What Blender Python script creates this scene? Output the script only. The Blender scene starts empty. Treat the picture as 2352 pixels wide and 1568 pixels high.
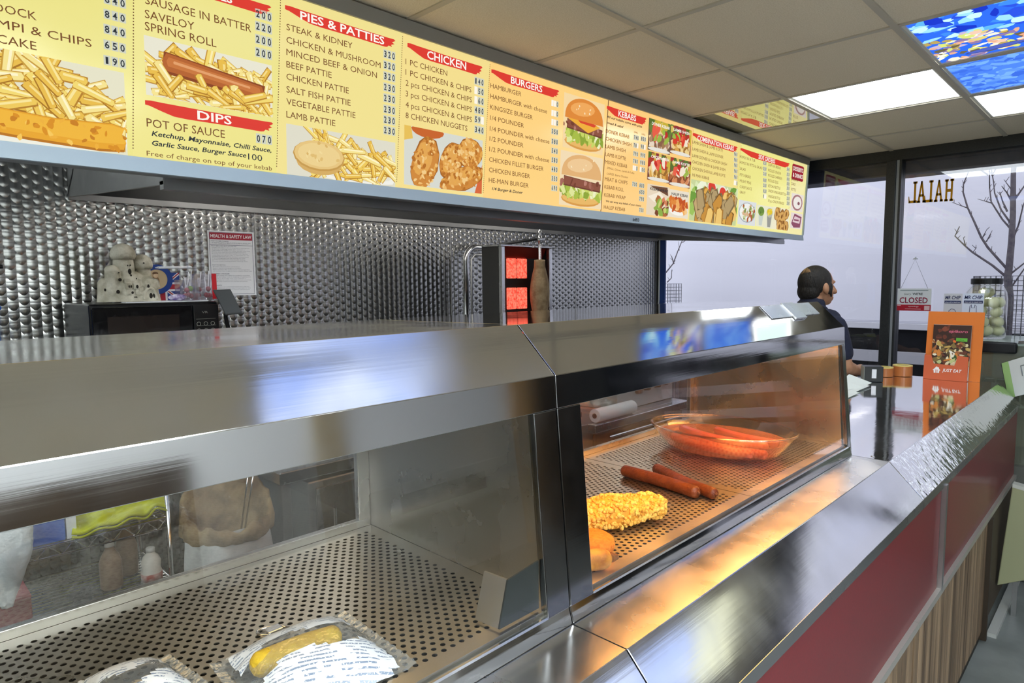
import bpy, math, random
from mathutils import Vector, Matrix, Euler
random.seed(7)
C = bpy.context.scene.collection
SC = bpy.context.scene
EYE = 1.62            # camera height; all geometry below is written relative to eye level, +x customer side, +y along the counter
# ------------------------------------------------------------------ camera
def cam_axes(y, p, r):
    f = Vector((-math.sin(y)*math.cos(p), math.cos(y)*math.cos(p), math.sin(p)))
    rt = Vector((math.cos(y), math.sin(y), 0)); up = rt.cross(f)
    c, s = math.cos(r), math.sin(r)
    return c*rt+s*up, -s*rt+c*up, f
rt, up, fw = cam_axes(math.radians(44.44114), math.radians(-5.2459), math.radians(-0.52683))
cam = bpy.data.cameras.new('camera'); camo = bpy.data.objects.new('camera', cam); C.objects.link(camo)
cam.sensor_width = 36; cam.lens = 1484.864*36/2352; cam.clip_start = 0.02; cam.clip_end = 200
m = Matrix((rt, up, -fw)).transposed().to_4x4(); m.translation = (0, 0, EYE); camo.matrix_world = m
SC.camera = camo
# ------------------------------------------------------------------ world, exposure
w = bpy.data.worlds.new('overcast'); SC.world = w; w.use_nodes = True
bg = w.node_tree.nodes['Background']; bg.inputs[0].default_value = (0.86, 0.88, 0.98, 1); bg.inputs[1].default_value = 1.7
vs = SC.view_settings; vs.view_transform = 'Standard'; vs.look = 'None'; vs.gamma = 1; vs.exposure = 0.0; vs.use_curve_mapping = False
PANEL_LIGHT = 10.0     # radiance of the white ceiling panels
HEAT = 6.5           # base radiance of the far heat lamp and the near added strip
# ------------------------------------------------------------------ colour + materials
def L(c):
    if isinstance(c, str): c = tuple(int(c[i:i+2], 16) for i in (0, 2, 4))
    if max(c) > 1.001: c = tuple(v/255 for v in c)
    return tuple((v/12.92 if v <= .04045 else ((v+.055)/1.055)**2.4) for v in c)
def nd(t, k, **kw):
    n = t.nodes.new('ShaderNode'+k)
    for a, b in kw.items(): setattr(n, a, b)
    return n
MATS = {}
def P(name, col, rough=.5, metal=0., emit=None, es=0., spec=.5, bump=None, noise=None, coat=0., trans=0., ior=1.45, sub=0., stretch=(1, 1, 1)):
    if name in MATS: return MATS[name]
    mt = bpy.data.materials.new(name); mt.use_nodes = True; t = mt.node_tree; b = t.nodes['Principled BSDF']
    c = L(col)
    b.inputs['Base Color'].default_value = (*c, 1); b.inputs['Roughness'].default_value = rough; b.inputs['Metallic'].default_value = metal
    b.inputs['Specular IOR Level'].default_value = spec; b.inputs['IOR'].default_value = ior
    b.inputs['Coat Weight'].default_value = coat; b.inputs['Transmission Weight'].default_value = trans
    if sub: b.inputs['Subsurface Weight'].default_value = sub; b.inputs['Subsurface Radius'].default_value = (.01, .004, .002)
    if emit is not None:
        b.inputs['Emission Color'].default_value = (*L(emit), 1); b.inputs['Emission Strength'].default_value = es
    if bump or noise:
        tc = nd(t, 'TexCoord'); mp = nd(t, 'Mapping'); mp.inputs['Scale'].default_value = stretch; t.links.new(tc.outputs['Object'], mp.inputs[0])
    if bump:
        n = nd(t, 'TexNoise'); n.inputs['Scale'].default_value = bump[0]; n.inputs['Detail'].default_value = 4; t.links.new(mp.outputs[0], n.inputs[0])
        bp = nd(t, 'Bump'); bp.inputs['Strength'].default_value = bump[1]; bp.inputs['Distance'].default_value = .01
        t.links.new(n.outputs[0], bp.inputs['Height']); t.links.new(bp.outputs[0], b.inputs['Normal'])
    if noise:   # (scale, colour2, bias)
        n = nd(t, 'TexNoise'); n.inputs['Scale'].default_value = noise[0]; n.inputs['Detail'].default_value = 5; t.links.new(mp.outputs[0], n.inputs[0])
        r = nd(t, 'ValToRGB'); r.color_ramp.elements[0].position = .38; r.color_ramp.elements[1].position = .64
        r.color_ramp.elements[0].color = (*c, 1); r.color_ramp.elements[1].color = (*L(noise[1]), 1)
        t.links.new(n.outputs[0], r.inputs[0]); t.links.new(r.outputs[0], b.inputs['Base Color'])
    MATS[name] = mt; return mt
def steel(name, col=.62, rough=.22, aniso=.0, axis=(0, 1, 0), scratch=.0, wave=None, rvar=.08):
    """worn stainless sheet: brushed along the axis, with fine scratches and uneven gloss"""
    if name in MATS: return MATS[name]
    mt = bpy.data.materials.new(name); mt.use_nodes = True; t = mt.node_tree; b = t.nodes['Principled BSDF']
    cc = (col, col, col*1.0) if not isinstance(col, tuple) else col
    b.inputs['Base Color'].default_value = (*cc, 1); b.inputs['Metallic'].default_value = 1
    tc = nd(t, 'TexCoord'); mp = nd(t, 'Mapping')
    mp.inputs['Scale'].default_value = tuple(3 if a else 160 for a in axis); t.links.new(tc.outputs['Object'], mp.inputs[0])
    n = nd(t, 'TexNoise'); n.inputs['Scale'].default_value = 1; n.inputs['Detail'].default_value = 3; t.links.new(mp.outputs[0], n.inputs[0])
    n2 = nd(t, 'TexNoise'); n2.inputs['Scale'].default_value = 6; n2.inputs['Detail'].default_value = 6; t.links.new(tc.outputs['Object'], n2.inputs[0])
    ad = nd(t, 'MapRange'); ad.inputs[3].default_value = max(.02, rough-rvar); ad.inputs[4].default_value = rough+rvar; ad.inputs[1].default_value = .3; ad.inputs[2].default_value = .7
    t.links.new(n2.outputs[0], ad.inputs[0]); t.links.new(ad.outputs[0], b.inputs['Roughness'])
    h = n.outputs[0]
    bp = nd(t, 'Bump'); bp.inputs['Strength'].default_value = .06+scratch; bp.inputs['Distance'].default_value = .0006
    t.links.new(h, bp.inputs['Height']); last = bp
    if wave:
        n3 = nd(t, 'TexNoise'); n3.inputs['Scale'].default_value = wave[0]; n3.inputs['Detail'].default_value = 2; t.links.new(tc.outputs['Object'], n3.inputs[0])
        b2 = nd(t, 'Bump'); b2.inputs['Strength'].default_value = wave[1]; b2.inputs['Distance'].default_value = .01
        t.links.new(n3.outputs[0], b2.inputs['Height']); t.links.new(bp.outputs[0], b2.inputs['Normal']); last = b2
    t.links.new(last.outputs[0], b.inputs['Normal'])
    if aniso:
        b.inputs['Anisotropic'].default_value = aniso
        cx = nd(t, 'CombineXYZ'); 
        for i in range(3): cx.inputs[i].default_value = axis[i]
        t.links.new(cx.outputs[0], b.inputs['Tangent'])
    MATS[name] = mt; return mt
def glow(name, col, strength):
    if name in MATS: return MATS[name]
    mt = bpy.data.materials.new(name); mt.use_nodes = True; t = mt.node_tree; t.nodes.remove(t.nodes['Principled BSDF'])
    e = nd(t, 'Emission'); e.inputs[0].default_value = (*L(col), 1); e.inputs[1].default_value = strength
    t.links.new(e.outputs[0], t.nodes['Material Output'].inputs[0]); MATS[name] = mt; return mt
def attr_glow(name, strength, gloss=0.):
    """backlit print: emission colour read from the printed colours"""
    if name in MATS: return MATS[name]
    mt = bpy.data.materials.new(name); mt.use_nodes = True; t = mt.node_tree; b = t.nodes['Principled BSDF']
    a = nd(t, 'Attribute'); a.attribute_name = 'Col'
    b.inputs['Base Color'].default_value = (.02, .02, .02, 1); b.inputs['Roughness'].default_value = .25 if gloss else .6
    b.inputs['Specular IOR Level'].default_value = gloss
    t.links.new(a.outputs[0], b.inputs['Emission Color']); b.inputs['Emission Strength'].default_value = strength
    MATS[name] = mt; return mt
def attr_print(name, rough=.4):
    if name in MATS: return MATS[name]
    mt = bpy.data.materials.new(name); mt.use_nodes = True; t = mt.node_tree; b = t.nodes['Principled BSDF']
    a = nd(t, 'Attribute'); a.attribute_name = 'Col'; b.inputs['Roughness'].default_value = rough
    t.links.new(a.outputs[0], b.inputs['Base Color']); MATS[name] = mt; return mt
def glass(name, tint=(1, 1, 1), base=.04, rough=.0, bump=None, haze=None):
    """thin clear sheet: see-through with a view-angle dependent reflection"""
    if name in MATS: return MATS[name]
    mt = bpy.data.materials.new(name); mt.use_nodes = True; t = mt.node_tree; t.nodes.remove(t.nodes['Principled BSDF'])
    g = nd(t, 'NewGeometry'); d = nd(t, 'VectorMath', operation='DOT_PRODUCT'); t.links.new(g.outputs['Incoming'], d.inputs[0]); t.links.new(g.outputs['Normal'], d.inputs[1])
    ab = nd(t, 'Math', operation='ABSOLUTE'); t.links.new(d.outputs['Value'], ab.inputs[0])
    su = nd(t, 'Math', operation='SUBTRACT'); su.inputs[0].default_value = 1; t.links.new(ab.outputs[0], su.inputs[1])
    pw = nd(t, 'Math', operation='POWER'); pw.inputs[1].default_value = 5; t.links.new(su.outputs[0], pw.inputs[0])
    ma = nd(t, 'Math', operation='MULTIPLY_ADD'); ma.inputs[1].default_value = 1-base; ma.inputs[2].default_value = base; t.links.new(pw.outputs[0], ma.inputs[0])
    tr = nd(t, 'BsdfTransparent'); tr.inputs[0].default_value = (*tint, 1)
    gl = nd(t, 'BsdfGlossy'); gl.inputs['Roughness'].default_value = rough; gl.inputs[0].default_value = (1, 1, 1, 1)
    mx = nd(t, 'MixShader'); t.links.new(ma.outputs[0], mx.inputs[0]); t.links.new(tr.outputs[0], mx.inputs[1]); t.links.new(gl.outputs[0], mx.inputs[2])
    out = mx
    if haze:
        df = nd(t, 'BsdfDiffuse'); df.inputs[0].default_value = (*L(haze[1]), 1); m2 = nd(t, 'MixShader'); m2.inputs[0].default_value = haze[0]
        t.links.new(mx.outputs[0], m2.inputs[1]); t.links.new(df.outputs[0], m2.inputs[2]); out = m2
    if bump:
        tc = nd(t, 'TexCoord'); n = nd(t, 'TexNoise'); n.inputs['Scale'].default_value = bump[0]; t.links.new(tc.outputs['Object'], n.inputs[0])
        bp = nd(t, 'Bump'); bp.inputs['Strength'].default_value = bump[1]; bp.inputs['Distance'].default_value = .01; t.links.new(n.outputs[0], bp.inputs['Height']); t.links.new(bp.outputs[0], gl.inputs['Normal'])
    t.links.new(out.outputs[0], t.nodes['Material Output'].inputs[0]); MATS[name] = mt; return mt
# ------------------------------------------------------------------ mesh builder
class MB:
    def __init__(s): s.v = []; s.f = []; s.c = []
    def add(s, v, f, col=None):
        o = len(s.v); s.v += [Vector(p) for p in v]
        for q in f: s.f.append([i+o for i in q]); s.c.append(col)
        return s
    def box(s, x0, x1, y0, y1, z0, z1, col=None):
        x0, x1 = sorted((x0, x1)); y0, y1 = sorted((y0, y1)); z0, z1 = sorted((z0, z1))
        v = [(x, y, z) for z in (z0, z1) for x, y in ((x0, y0), (x1, y0), (x1, y1), (x0, y1))]
        return s.add(v, [(3, 2, 1, 0), (4, 5, 6, 7), (0, 1, 5, 4), (1, 2, 6, 5), (2, 3, 7, 6), (3, 0, 4, 7)], col)
    def hexa(s, b, t, col=None):     # four bottom points, four top points
        return s.add(list(b)+list(t), [(3, 2, 1, 0), (4, 5, 6, 7), (0, 1, 5, 4), (1, 2, 6, 5), (2, 3, 7, 6), (3, 0, 4, 7)], col)
    def slab(s, q, n, col=None):     # quad with thickness along n
        n = Vector(n); return s.hexa([Vector(p) for p in q], [Vector(p)+n for p in q], col)
    def prism(s, pr, axis, a, b, col=None):
        n = len(pr)
        def mk(p, t): return {'y': (p[0], t, p[1]), 'x': (t, p[0], p[1]), 'z': (p[0], p[1], t)}[axis]
        v = [mk(p, a) for p in pr]+[mk(p, b) for p in pr]
        f = [(i, (i+1) % n, n+(i+1) % n, n+i) for i in range(n)]+[tuple(range(n))[::-1], tuple(range(n, 2*n))]
        return s.add(v, f, col)
    def sheet(s, pr, th, a, b):      # bent metal sheet: open profile in xz with thickness downwards/inwards, extruded along y
        pts = [Vector(p) for p in pr]; off = []
        for i, p in enumerate(pts):
            d0 = (pts[i]-pts[i-1]).normalized() if i else None; d1 = (pts[i+1]-pts[i]).normalized() if i < len(pts)-1 else None
            d = ((d0 or d1)+(d1 or d0)).normalized(); off.append(p+Vector((-d.y, d.x))*th)
        return s.prism([tuple(p) for p in pts]+[tuple(p) for p in off[::-1]], 'y', a, b)
    def tube(s, pts, r, n=10, cap=True, closed=False, col=None):
        pts = [Vector(p) for p in pts]; m = len(pts); rs = r if isinstance(r, (list, tuple)) else [r]*m
        rings = []; ref = None
        for i, p in enumerate(pts):
            if closed: d = pts[(i+1) % m]-pts[i-1]
            else: d = (pts[min(i+1, m-1)]-pts[max(i-1, 0)])
            d.normalize()
            if ref is None: ref = Vector((0, 0, 1)) if abs(d.z) < .9 else Vector((1, 0, 0))
            a = (ref-d*ref.dot(d)).normalized(); b = d.cross(a); ref = a
            rings.append([p+(a*math.cos(2*math.pi*k/n)+b*math.sin(2*math.pi*k/n))*rs[i] for k in range(n)])
        v = [q for rg in rings for q in rg]; f = []
        for i in range(m if closed else m-1):
            j = (i+1) % m
            for k in range(n): f.append((i*n+k, i*n+(k+1) % n, j*n+(k+1) % n, j*n+k))
        if cap and not closed: f += [tuple(range(n))[::-1], tuple(range((m-1)*n, m*n))]
        return s.add(v, f, col)
    def lathe(s, pr, c, n=24, col=None, sx=1, sy=1, rot=0.):
        v = []; f = []; m = len(pr); cr, sr = math.cos(rot), math.sin(rot)
        for r, z in pr:
            for k in range(n):
                x = r*math.cos(2*math.pi*k/n)*sx; y = r*math.sin(2*math.pi*k/n)*sy
                v.append((c[0]+x*cr-y*sr, c[1]+x*sr+y*cr, c[2]+z))
        for i in range(m-1):
            for k in range(n): f.append((i*n+k, i*n+(k+1) % n, (i+1)*n+(k+1) % n, (i+1)*n+k))
        if pr[0][0] > 1e-5: f.append(tuple(range(n))[::-1])
        if pr[-1][0] > 1e-5: f.append(tuple(range((m-1)*n, m*n)))
        return s.add(v, f, col)
    def ell(s, c, r, nu=16, nv=10, M=None, col=None):
        if not isinstance(r, (list, tuple)): r = (r, r, r)
        v = []; f = []
        for j in range(nv+1):
            t = math.pi*j/nv
            for i in range(nu):
                a = 2*math.pi*i/nu; p = Vector((r[0]*math.sin(t)*math.cos(a), r[1]*math.sin(t)*math.sin(a), -r[2]*math.cos(t)))
                if M: p = M @ p
                v.append(p+Vector(c))
        for j in range(nv):
            for i in range(nu): f.append((j*nu+i, j*nu+(i+1) % nu, (j+1)*nu+(i+1) % nu, (j+1)*nu+i))
        return s.add(v, f, col)
    def cap(s, p, q, r1, r2, n=14, col=None):   # tapered capsule
        p = Vector(p); q = Vector(q); d = (q-p).normalized(); pts = []; rs = []
        for k in range(5): a = math.pi/2*(1-k/4); pts.append(p-d*r1*math.sin(a)); rs.append(max(r1*math.cos(a), 1e-4))
        for k in range(5): a = math.pi/2*k/4; pts.append(q+d*r2*math.sin(a)); rs.append(max(r2*math.cos(a), 1e-4))
        return s.tube(pts, rs, n, col=col)
    def quad(s, a, b, c, d, col=None): return s.add([a, b, c, d], [(0, 1, 2, 3)], col)
    def build(s, name, mat, parent=None, smooth=False, bevel=0., seg=2, remesh=0., sm=0, kind=None, world=True):
        me = bpy.data.meshes.new(name)
        up_ = Vector((0, 0, EYE)) if world else Vector()
        me.from_pydata([p+up_ for p in s.v], [], s.f); me.update()
        if any(c is not None for c in s.c):
            ca = me.color_attributes.new('Col', 'FLOAT_COLOR', 'CORNER')
            for pl in me.polygons:
                c = s.c[pl.index] or (1, 1, 1)
                for li in pl.loop_indices: ca.data[li].color = (*c, 1)
        me.materials.append(mat)
        if smooth:
            for pl in me.polygons: pl.use_smooth = True
        o = bpy.data.objects.new(name, me); C.objects.link(o)
        if smooth == 'auto' or (smooth and bevel):
            pass
        if remesh:
            r = o.modifiers.new('r', 'REMESH'); r.mode = 'VOXEL'; r.voxel_size = remesh; r.use_smooth_shade = True
            if sm: q = o.modifiers.new('s', 'SMOOTH'); q.iterations = sm; q.factor = .5
        if bevel:
            b = o.modifiers.new('b', 'BEVEL'); b.width = bevel; b.segments = seg; b.limit_method = 'ANGLE'; b.angle_limit = math.radians(35)
        if parent is not None:
            o.parent = parent
            if parent.type == 'EMPTY': o.matrix_parent_inverse = Matrix.Translation(-parent.location)
        if kind: o['kind'] = kind
        return o
def tag(o, label, cat, group=None, kind=None):
    o['label'] = label; o['category'] = cat
    if group: o['group'] = group
    if kind: o['kind'] = kind
    return o
def thing(name, label, cat, loc, group=None):
    o = bpy.data.objects.new(name, None); C.objects.link(o); o.empty_display_size = .05
    o.location = (loc[0], loc[1], loc[2]+EYE); return tag(o, label, cat, group)
def st(o): o['kind'] = 'structure'; return o
# ------------------------------------------------------------------ lettering
GL = {}
def glyphs(s, bold=False, ital=False, serif=False):
    k = (s, bold, ital)
    if k in GL: return GL[k]
    cu = bpy.data.curves.new('lettering_curve', 'FONT'); cu.body = s; cu.resolution_u = 2
    if bold: cu.offset = .018
    if ital: cu.shear = .2
    o = bpy.data.objects.new('lettering_curve', cu); me = o.to_mesh()
    vs_ = [(v.co.x, v.co.y) for v in me.vertices]; fs = [tuple(p.vertices) for p in me.polygons]
    o.to_mesh_clear(); bpy.data.objects.remove(o); bpy.data.curves.remove(cu)
    x0 = min(v[0] for v in vs_); x1 = max(v[0] for v in vs_)
    GL[k] = ([(a-x0, b) for a, b in vs_], fs, x1-x0); return GL[k]
CAPH = max(v[1] for v in glyphs('H')[0])
def put(mb, s, O, U, V, width, cap, bold=False, ital=False, col=None, flip=False):
    """set a line of lettering: baseline-left O, unit directions U and V, fitted to width and cap height"""
    v, f, w_ = glyphs(s, bold, ital); O, U, V = Vector(O), Vector(U), Vector(V)
    sx = (width/w_) if width else cap/CAPH
    sy = cap/CAPH
    mb.add([O+U*(a*sx)+V*(b*sy) for a, b in v], [q[::-1] for q in f] if flip else f, col)
BOARD=[
('T', 0, 'HADDOCK', 0.1988, 0.5768, 0.3272, 0.017, 'n'),
('T', 0, 'SCAMPI & CHIPS', 0.1969, 0.5454, 0.4289, 0.0171, 'n'),
('T', 0, 'FISH CAKE', 0.1949, 0.5141, 0.3238, 0.0172, 'n'),
('P', 0, '840', 0.457, 0.6524, 0.5047, 0.0147),
('P', 0, '840', 0.4555, 0.6192, 0.5033, 0.0148),
('P', 0, '840', 0.4539, 0.5859, 0.5018, 0.0149),
('P', 0, '650', 0.4523, 0.5511, 0.5003, 0.0149),
('P', 0, '190', 0.4507, 0.5161, 0.4988, 0.015),
('F', 0, 'fish', 0.1942, 0.3125, 0.4926, 0.5032, ''),
('T', 1, 'SAUSAGE IN BATTER', 0.5453, 0.6734, 0.8034, 0.019, 'n'),
('T', 1, 'SAVELOY', 0.5434, 0.641, 0.6569, 0.019, 'n'),
('T', 1, 'SPRING ROLL', 0.5423, 0.6128, 0.7103, 0.0191, 'n'),
('T', 1, 'POT OF SAUCE', 0.5371, 0.3873, 0.7256, 0.0197, 'n'),
('T', 1, 'Ketchup, Mayonnaise, Chilli Sauce,', 0.5472, 0.3671, 0.853, 0.0115, 'bi'),
('T', 1, 'Garlic Sauce, Burger Sauce', 0.5471, 0.3443, 0.7817, 0.0115, 'bi'),
('T', 1, '100', 0.7867, 0.3399, 0.8261, 0.0162, 'd'),
('T', 1, 'Free of charge on top of your kebab', 0.5343, 0.318, 0.8537, 0.0115, 'n'),
('P', 1, '200', 0.8145, 0.7175, 0.8632, 0.017),
('P', 1, '220', 0.8137, 0.6855, 0.8625, 0.0171),
('P', 1, '200', 0.8129, 0.6518, 0.8618, 0.0172),
('P', 1, '200', 0.8121, 0.618, 0.8611, 0.0173),
('P', 1, '070', 0.809, 0.3908, 0.8563, 0.0177),
('B', 1, 'SAUSAGES', 0.5483, 0.7276, 0.8607, 0.7573, 0.6055, 0.7544, 'r'),
('B', 1, 'DIPS', 0.5357, 0.4196, 0.8601, 0.4505, 0.6569, 0.7442, 'r'),
('F', 1, 'sausage', 0.5391, 0.4627, 0.8586, 0.6008, ''),
('T', 2, 'STEAK & KIDNEY', 0.9037, 0.7057, 1.1139, 0.0168, 'n'),
('T', 2, 'CHICKEN & MUSHROOM', 0.9031, 0.6715, 1.2144, 0.0168, 'n'),
('T', 2, 'MINCED BEEF & ONION', 0.9025, 0.6388, 1.2009, 0.0169, 'n'),
('T', 2, 'BEEF PATTIE', 0.9019, 0.606, 1.0431, 0.017, 'n'),
('T', 2, 'CHICKEN PATTIE', 0.9012, 0.573, 1.1005, 0.017, 'n'),
('T', 2, 'SALT FISH PATTIE', 0.9006, 0.5382, 1.1066, 0.0171, 'n'),
('T', 2, 'VEGETABLE PATTIE', 0.9, 0.505, 1.1236, 0.0172, 'n'),
('T', 2, 'LAMB PATTIE', 0.8993, 0.47, 1.054, 0.0173, 'n'),
('P', 2, '320', 1.2244, 0.7094, 1.2712, 0.0179),
('P', 2, '320', 1.2245, 0.6759, 1.2714, 0.0179),
('P', 2, '320', 1.2245, 0.643, 1.2715, 0.018),
('P', 2, '230', 1.2246, 0.6092, 1.2717, 0.0181),
('P', 2, '230', 1.2246, 0.5763, 1.2718, 0.0182),
('P', 2, '230', 1.2247, 0.5422, 1.272, 0.0182),
('P', 2, '230', 1.2247, 0.5099, 1.2721, 0.0183),
('P', 2, '230', 1.2248, 0.4775, 1.2723, 0.0184),
('B', 2, 'PIES & PATTIES', 0.9007, 0.7395, 1.2706, 0.7716, 0.9455, 1.228, 'r'),
('F', 2, 'pie', 0.8983, 0.3128, 1.2716, 0.4531, ''),
('T', 3, '1 PC CHICKEN', 1.3104, 0.7051, 1.4847, 0.0174, 'n'),
('T', 3, '1 PC CHICKEN & CHIPS', 1.3106, 0.6723, 1.5969, 0.0175, 'n'),
('T', 3, '2 pcs CHICKEN & CHIPS', 1.3109, 0.6389, 1.6001, 0.0176, 'n'),
('T', 3, '3 pcs CHICKEN & CHIPS', 1.3111, 0.6057, 1.6009, 0.0177, 'n'),
('T', 3, '4 pcs CHICKEN & CHIPS', 1.3113, 0.5713, 1.6018, 0.0177, 'n'),
('T', 3, '8 CHICKEN NUGGETS', 1.3116, 0.5375, 1.581, 0.0178, 'n'),
('P', 3, '140', 1.6101, 0.7073, 1.6578, 0.018),
('P', 3, '_50', 1.6109, 0.6748, 1.6587, 0.0181),
('P', 3, '_60', 1.6118, 0.6417, 1.6597, 0.0181),
('P', 3, '480', 1.6127, 0.6081, 1.6607, 0.0182),
('P', 3, '59_', 1.6135, 0.5756, 1.6616, 0.0183),
('P', 3, '340', 1.6144, 0.5404, 1.6626, 0.0184),
('B', 3, 'CHICKEN', 1.3174, 0.7376, 1.6485, 0.7737, 1.3972, 1.5705, 'r'),
('F', 3, 'chicken', 1.3068, 0.3252, 1.6571, 0.5155, ''),
('T', 4, 'HAMBURGER', 1.6898, 0.7077, 1.8531, 0.0161, 'n'),
('T', 4, 'HAMBURGER with cheese', 1.69, 0.6706, 2.0038, 0.0161, 'n'),
('T', 4, 'KINGSIZE BURGER', 1.6902, 0.6326, 1.9205, 0.0162, 'n'),
('T', 4, '1/4 POUNDER', 1.6904, 0.5944, 1.8722, 0.0163, 'n'),
('T', 4, '1/4 POUNDER with cheese', 1.6906, 0.5561, 2.0241, 0.0163, 'n'),
('T', 4, '1/2 POUNDER', 1.6908, 0.5202, 1.8724, 0.0164, 'n'),
('T', 4, '1/2 POUNDER with cheese', 1.6909, 0.4827, 2.0259, 0.0165, 'n'),
('T', 4, 'CHICKEN FILLET BURGER', 1.6911, 0.445, 1.9932, 0.0166, 'n'),
('T', 4, 'CHICKEN BURGER', 1.6913, 0.4079, 1.9144, 0.0166, 'n'),
('T', 4, 'HE-MAN BURGER', 1.6915, 0.3707, 1.9082, 0.0167, 'n'),
('T', 4, '1/4 Burger & Doner', 1.709, 0.3443, 1.8757, 0.0103, 'bi'),
('P', 4, '__0', 2.0282, 0.7085, 2.0734, 0.0161),
('P', 4, '__0', 2.0302, 0.6703, 2.0746, 0.0161),
('P', 4, '__0', 2.032, 0.6352, 2.0757, 0.0162),
('P', 4, '350', 2.0338, 0.5996, 2.0768, 0.0163),
('P', 4, '380', 2.0359, 0.5606, 2.078, 0.0163),
('P', 4, '540', 2.0378, 0.5238, 2.0791, 0.0164),
('P', 4, '580', 2.0397, 0.4873, 2.0802, 0.0165),
('P', 4, '480', 2.0416, 0.4507, 2.0814, 0.0165),
('P', 4, '350', 2.0435, 0.4139, 2.0825, 0.0166),
('P', 4, '690', 2.0455, 0.3757, 2.0837, 0.0167),
('B', 4, 'BURGERS', 1.693, 0.7394, 2.0743, 0.7741, 1.7941, 1.9715, 'r'),
('F', 4, 'burgera', 2.1069, 0.5564, 2.3839, 0.7732, ''),
('F', 4, 'burgerb', 2.0969, 0.3212, 2.3881, 0.543, ''),
('T', 5, 'All our kebabs come with pitta', 2.403, 0.7224, 2.6826, 0.0096, 'bi'),
('T', 5, 'bread & salad', 2.4028, 0.6973, 2.5312, 0.0096, 'bi'),
('T', 5, 'SML', 2.6198, 0.6899, 2.6521, 0.0078, 'n'),
('T', 5, 'LRG', 2.684, 0.6906, 2.714, 0.0079, 'n'),
('T', 5, 'DONER KEBAB', 2.4001, 0.658, 2.5823, 0.0155, 'n'),
('T', 5, 'CHICKEN SHISH', 2.4026, 0.625, 2.6006, 0.0156, 'n'),
('T', 5, 'LAMB SHISH', 2.4037, 0.5918, 2.5575, 0.0157, 'n'),
('T', 5, 'LAMB KOFTE', 2.4048, 0.5571, 2.5627, 0.0157, 'n'),
('T', 5, 'MIXED KEBAB', 2.4052, 0.5243, 2.5762, 0.0158, 'n'),
('T', 5, 'SMALL: Doner, Lamb & Kofte', 2.4195, 0.5033, 2.6372, 0.0087, 'i'),
('T', 5, 'LARGE: Extra Chicken', 2.4214, 0.4787, 2.5862, 0.0087, 'i'),
('T', 5, 'MEAT & CHIPS', 2.4072, 0.4503, 2.5848, 0.0155, 'n'),
('T', 5, 'KEBAB ROLL', 2.4076, 0.4159, 2.5586, 0.0156, 'n'),
('T', 5, 'KEBAB WRAP', 2.4081, 0.3802, 2.5754, 0.0156, 'n'),
('T', 5, 'We can wrap any kebab of your choice', 2.4227, 0.3576, 2.7084, 0.0084, 'bi'),
('T', 5, 'HALEP KEBAB', 2.4093, 0.3264, 2.5761, 0.0157, 'n'),
('P', 5, '740', 2.6184, 0.6624, 2.6602, 0.0157),
('P', 5, '850', 2.6775, 0.6648, 2.7222, 0.016),
('P', 5, '78_', 2.6193, 0.627, 2.6611, 0.0158),
('P', 5, '98_', 2.6786, 0.6289, 2.7232, 0.016),
('P', 5, '790', 2.6202, 0.5889, 2.6621, 0.0159),
('P', 5, '990', 2.6796, 0.5902, 2.7244, 0.0161),
('P', 5, '780', 2.6211, 0.555, 2.663, 0.0159),
('P', 5, '980', 2.6806, 0.5558, 2.7254, 0.0161),
('P', 5, '__0', 2.6219, 0.5227, 2.6639, 0.016),
('P', 5, '_00', 2.6815, 0.5231, 2.7264, 0.0162),
('P', 5, '700', 2.6238, 0.4491, 2.6659, 0.0161),
('P', 5, '800', 2.6837, 0.4485, 2.7286, 0.0163),
('P', 5, '650', 2.6849, 0.4184, 2.7324, 0.0164),
('P', 5, '790', 2.6879, 0.386, 2.7325, 0.0165),
('P', 5, '700', 2.6927, 0.3333, 2.7326, 0.0165),
('B', 5, 'KEBABS', 2.3997, 0.7371, 2.7161, 0.7737, 2.4879, 2.6297, 'r'),
('F', 5, 'kebaba', 2.7392, 0.6308, 2.9436, 0.7781, 'DONER KEBAB'),
('F', 5, 'kebabb', 2.9407, 0.6414, 3.1456, 0.781, 'LAMB SHISH'),
('F', 5, 'kebabb', 2.7491, 0.4908, 2.9525, 0.6244, 'CHICKEN SHISH'),
('F', 5, 'kebabc', 2.9507, 0.4851, 3.1596, 0.6235, 'LAMB KOFTE'),
('F', 5, 'wrap', 2.7555, 0.324, 2.9605, 0.4722, 'KEBAB WRAP'),
('F', 5, 'halep', 2.9552, 0.3269, 3.1588, 0.4653, 'HALEP KEBAB'),
('T', 6, 'LAMB SHISH & LAMB KOFTE', 3.1588, 0.7192, 3.5008, 0.0153, 'n'),
('T', 6, 'LAMB SHISH & LAMB DONER', 3.1631, 0.6841, 3.5116, 0.0153, 'n'),
('T', 6, 'LAMB DONER & CHICKEN SHISH', 3.1672, 0.6507, 3.5603, 0.0154, 'n'),
('T', 6, 'CHICKEN SHISH & LAMB SHISH', 3.1712, 0.6186, 3.5464, 0.0155, 'n'),
('T', 6, 'CHICKEN SHISH & LAMB KOFTE', 3.1753, 0.5855, 3.5513, 0.0155, 'n'),
('T', 6, 'HE MAN KEBAB', 3.1794, 0.5517, 3.3635, 0.0156, 'n'),
('P', 6, '960', 3.6376, 0.7187, 3.6835, 0.0182),
('P', 6, '960', 3.6424, 0.6871, 3.6885, 0.0182),
('P', 6, '960', 3.6469, 0.6575, 3.6931, 0.0183),
('P', 6, '960', 3.652, 0.6246, 3.6982, 0.0184),
('P', 6, '960', 3.657, 0.5916, 3.7034, 0.0184),
('P', 6, '__0', 3.6622, 0.5579, 3.7086, 0.0185),
('B', 6, 'COMBINATION KEBABS', 3.1587, 0.7363, 3.6808, 0.7733, 3.2087, 3.6325, 'r'),
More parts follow.
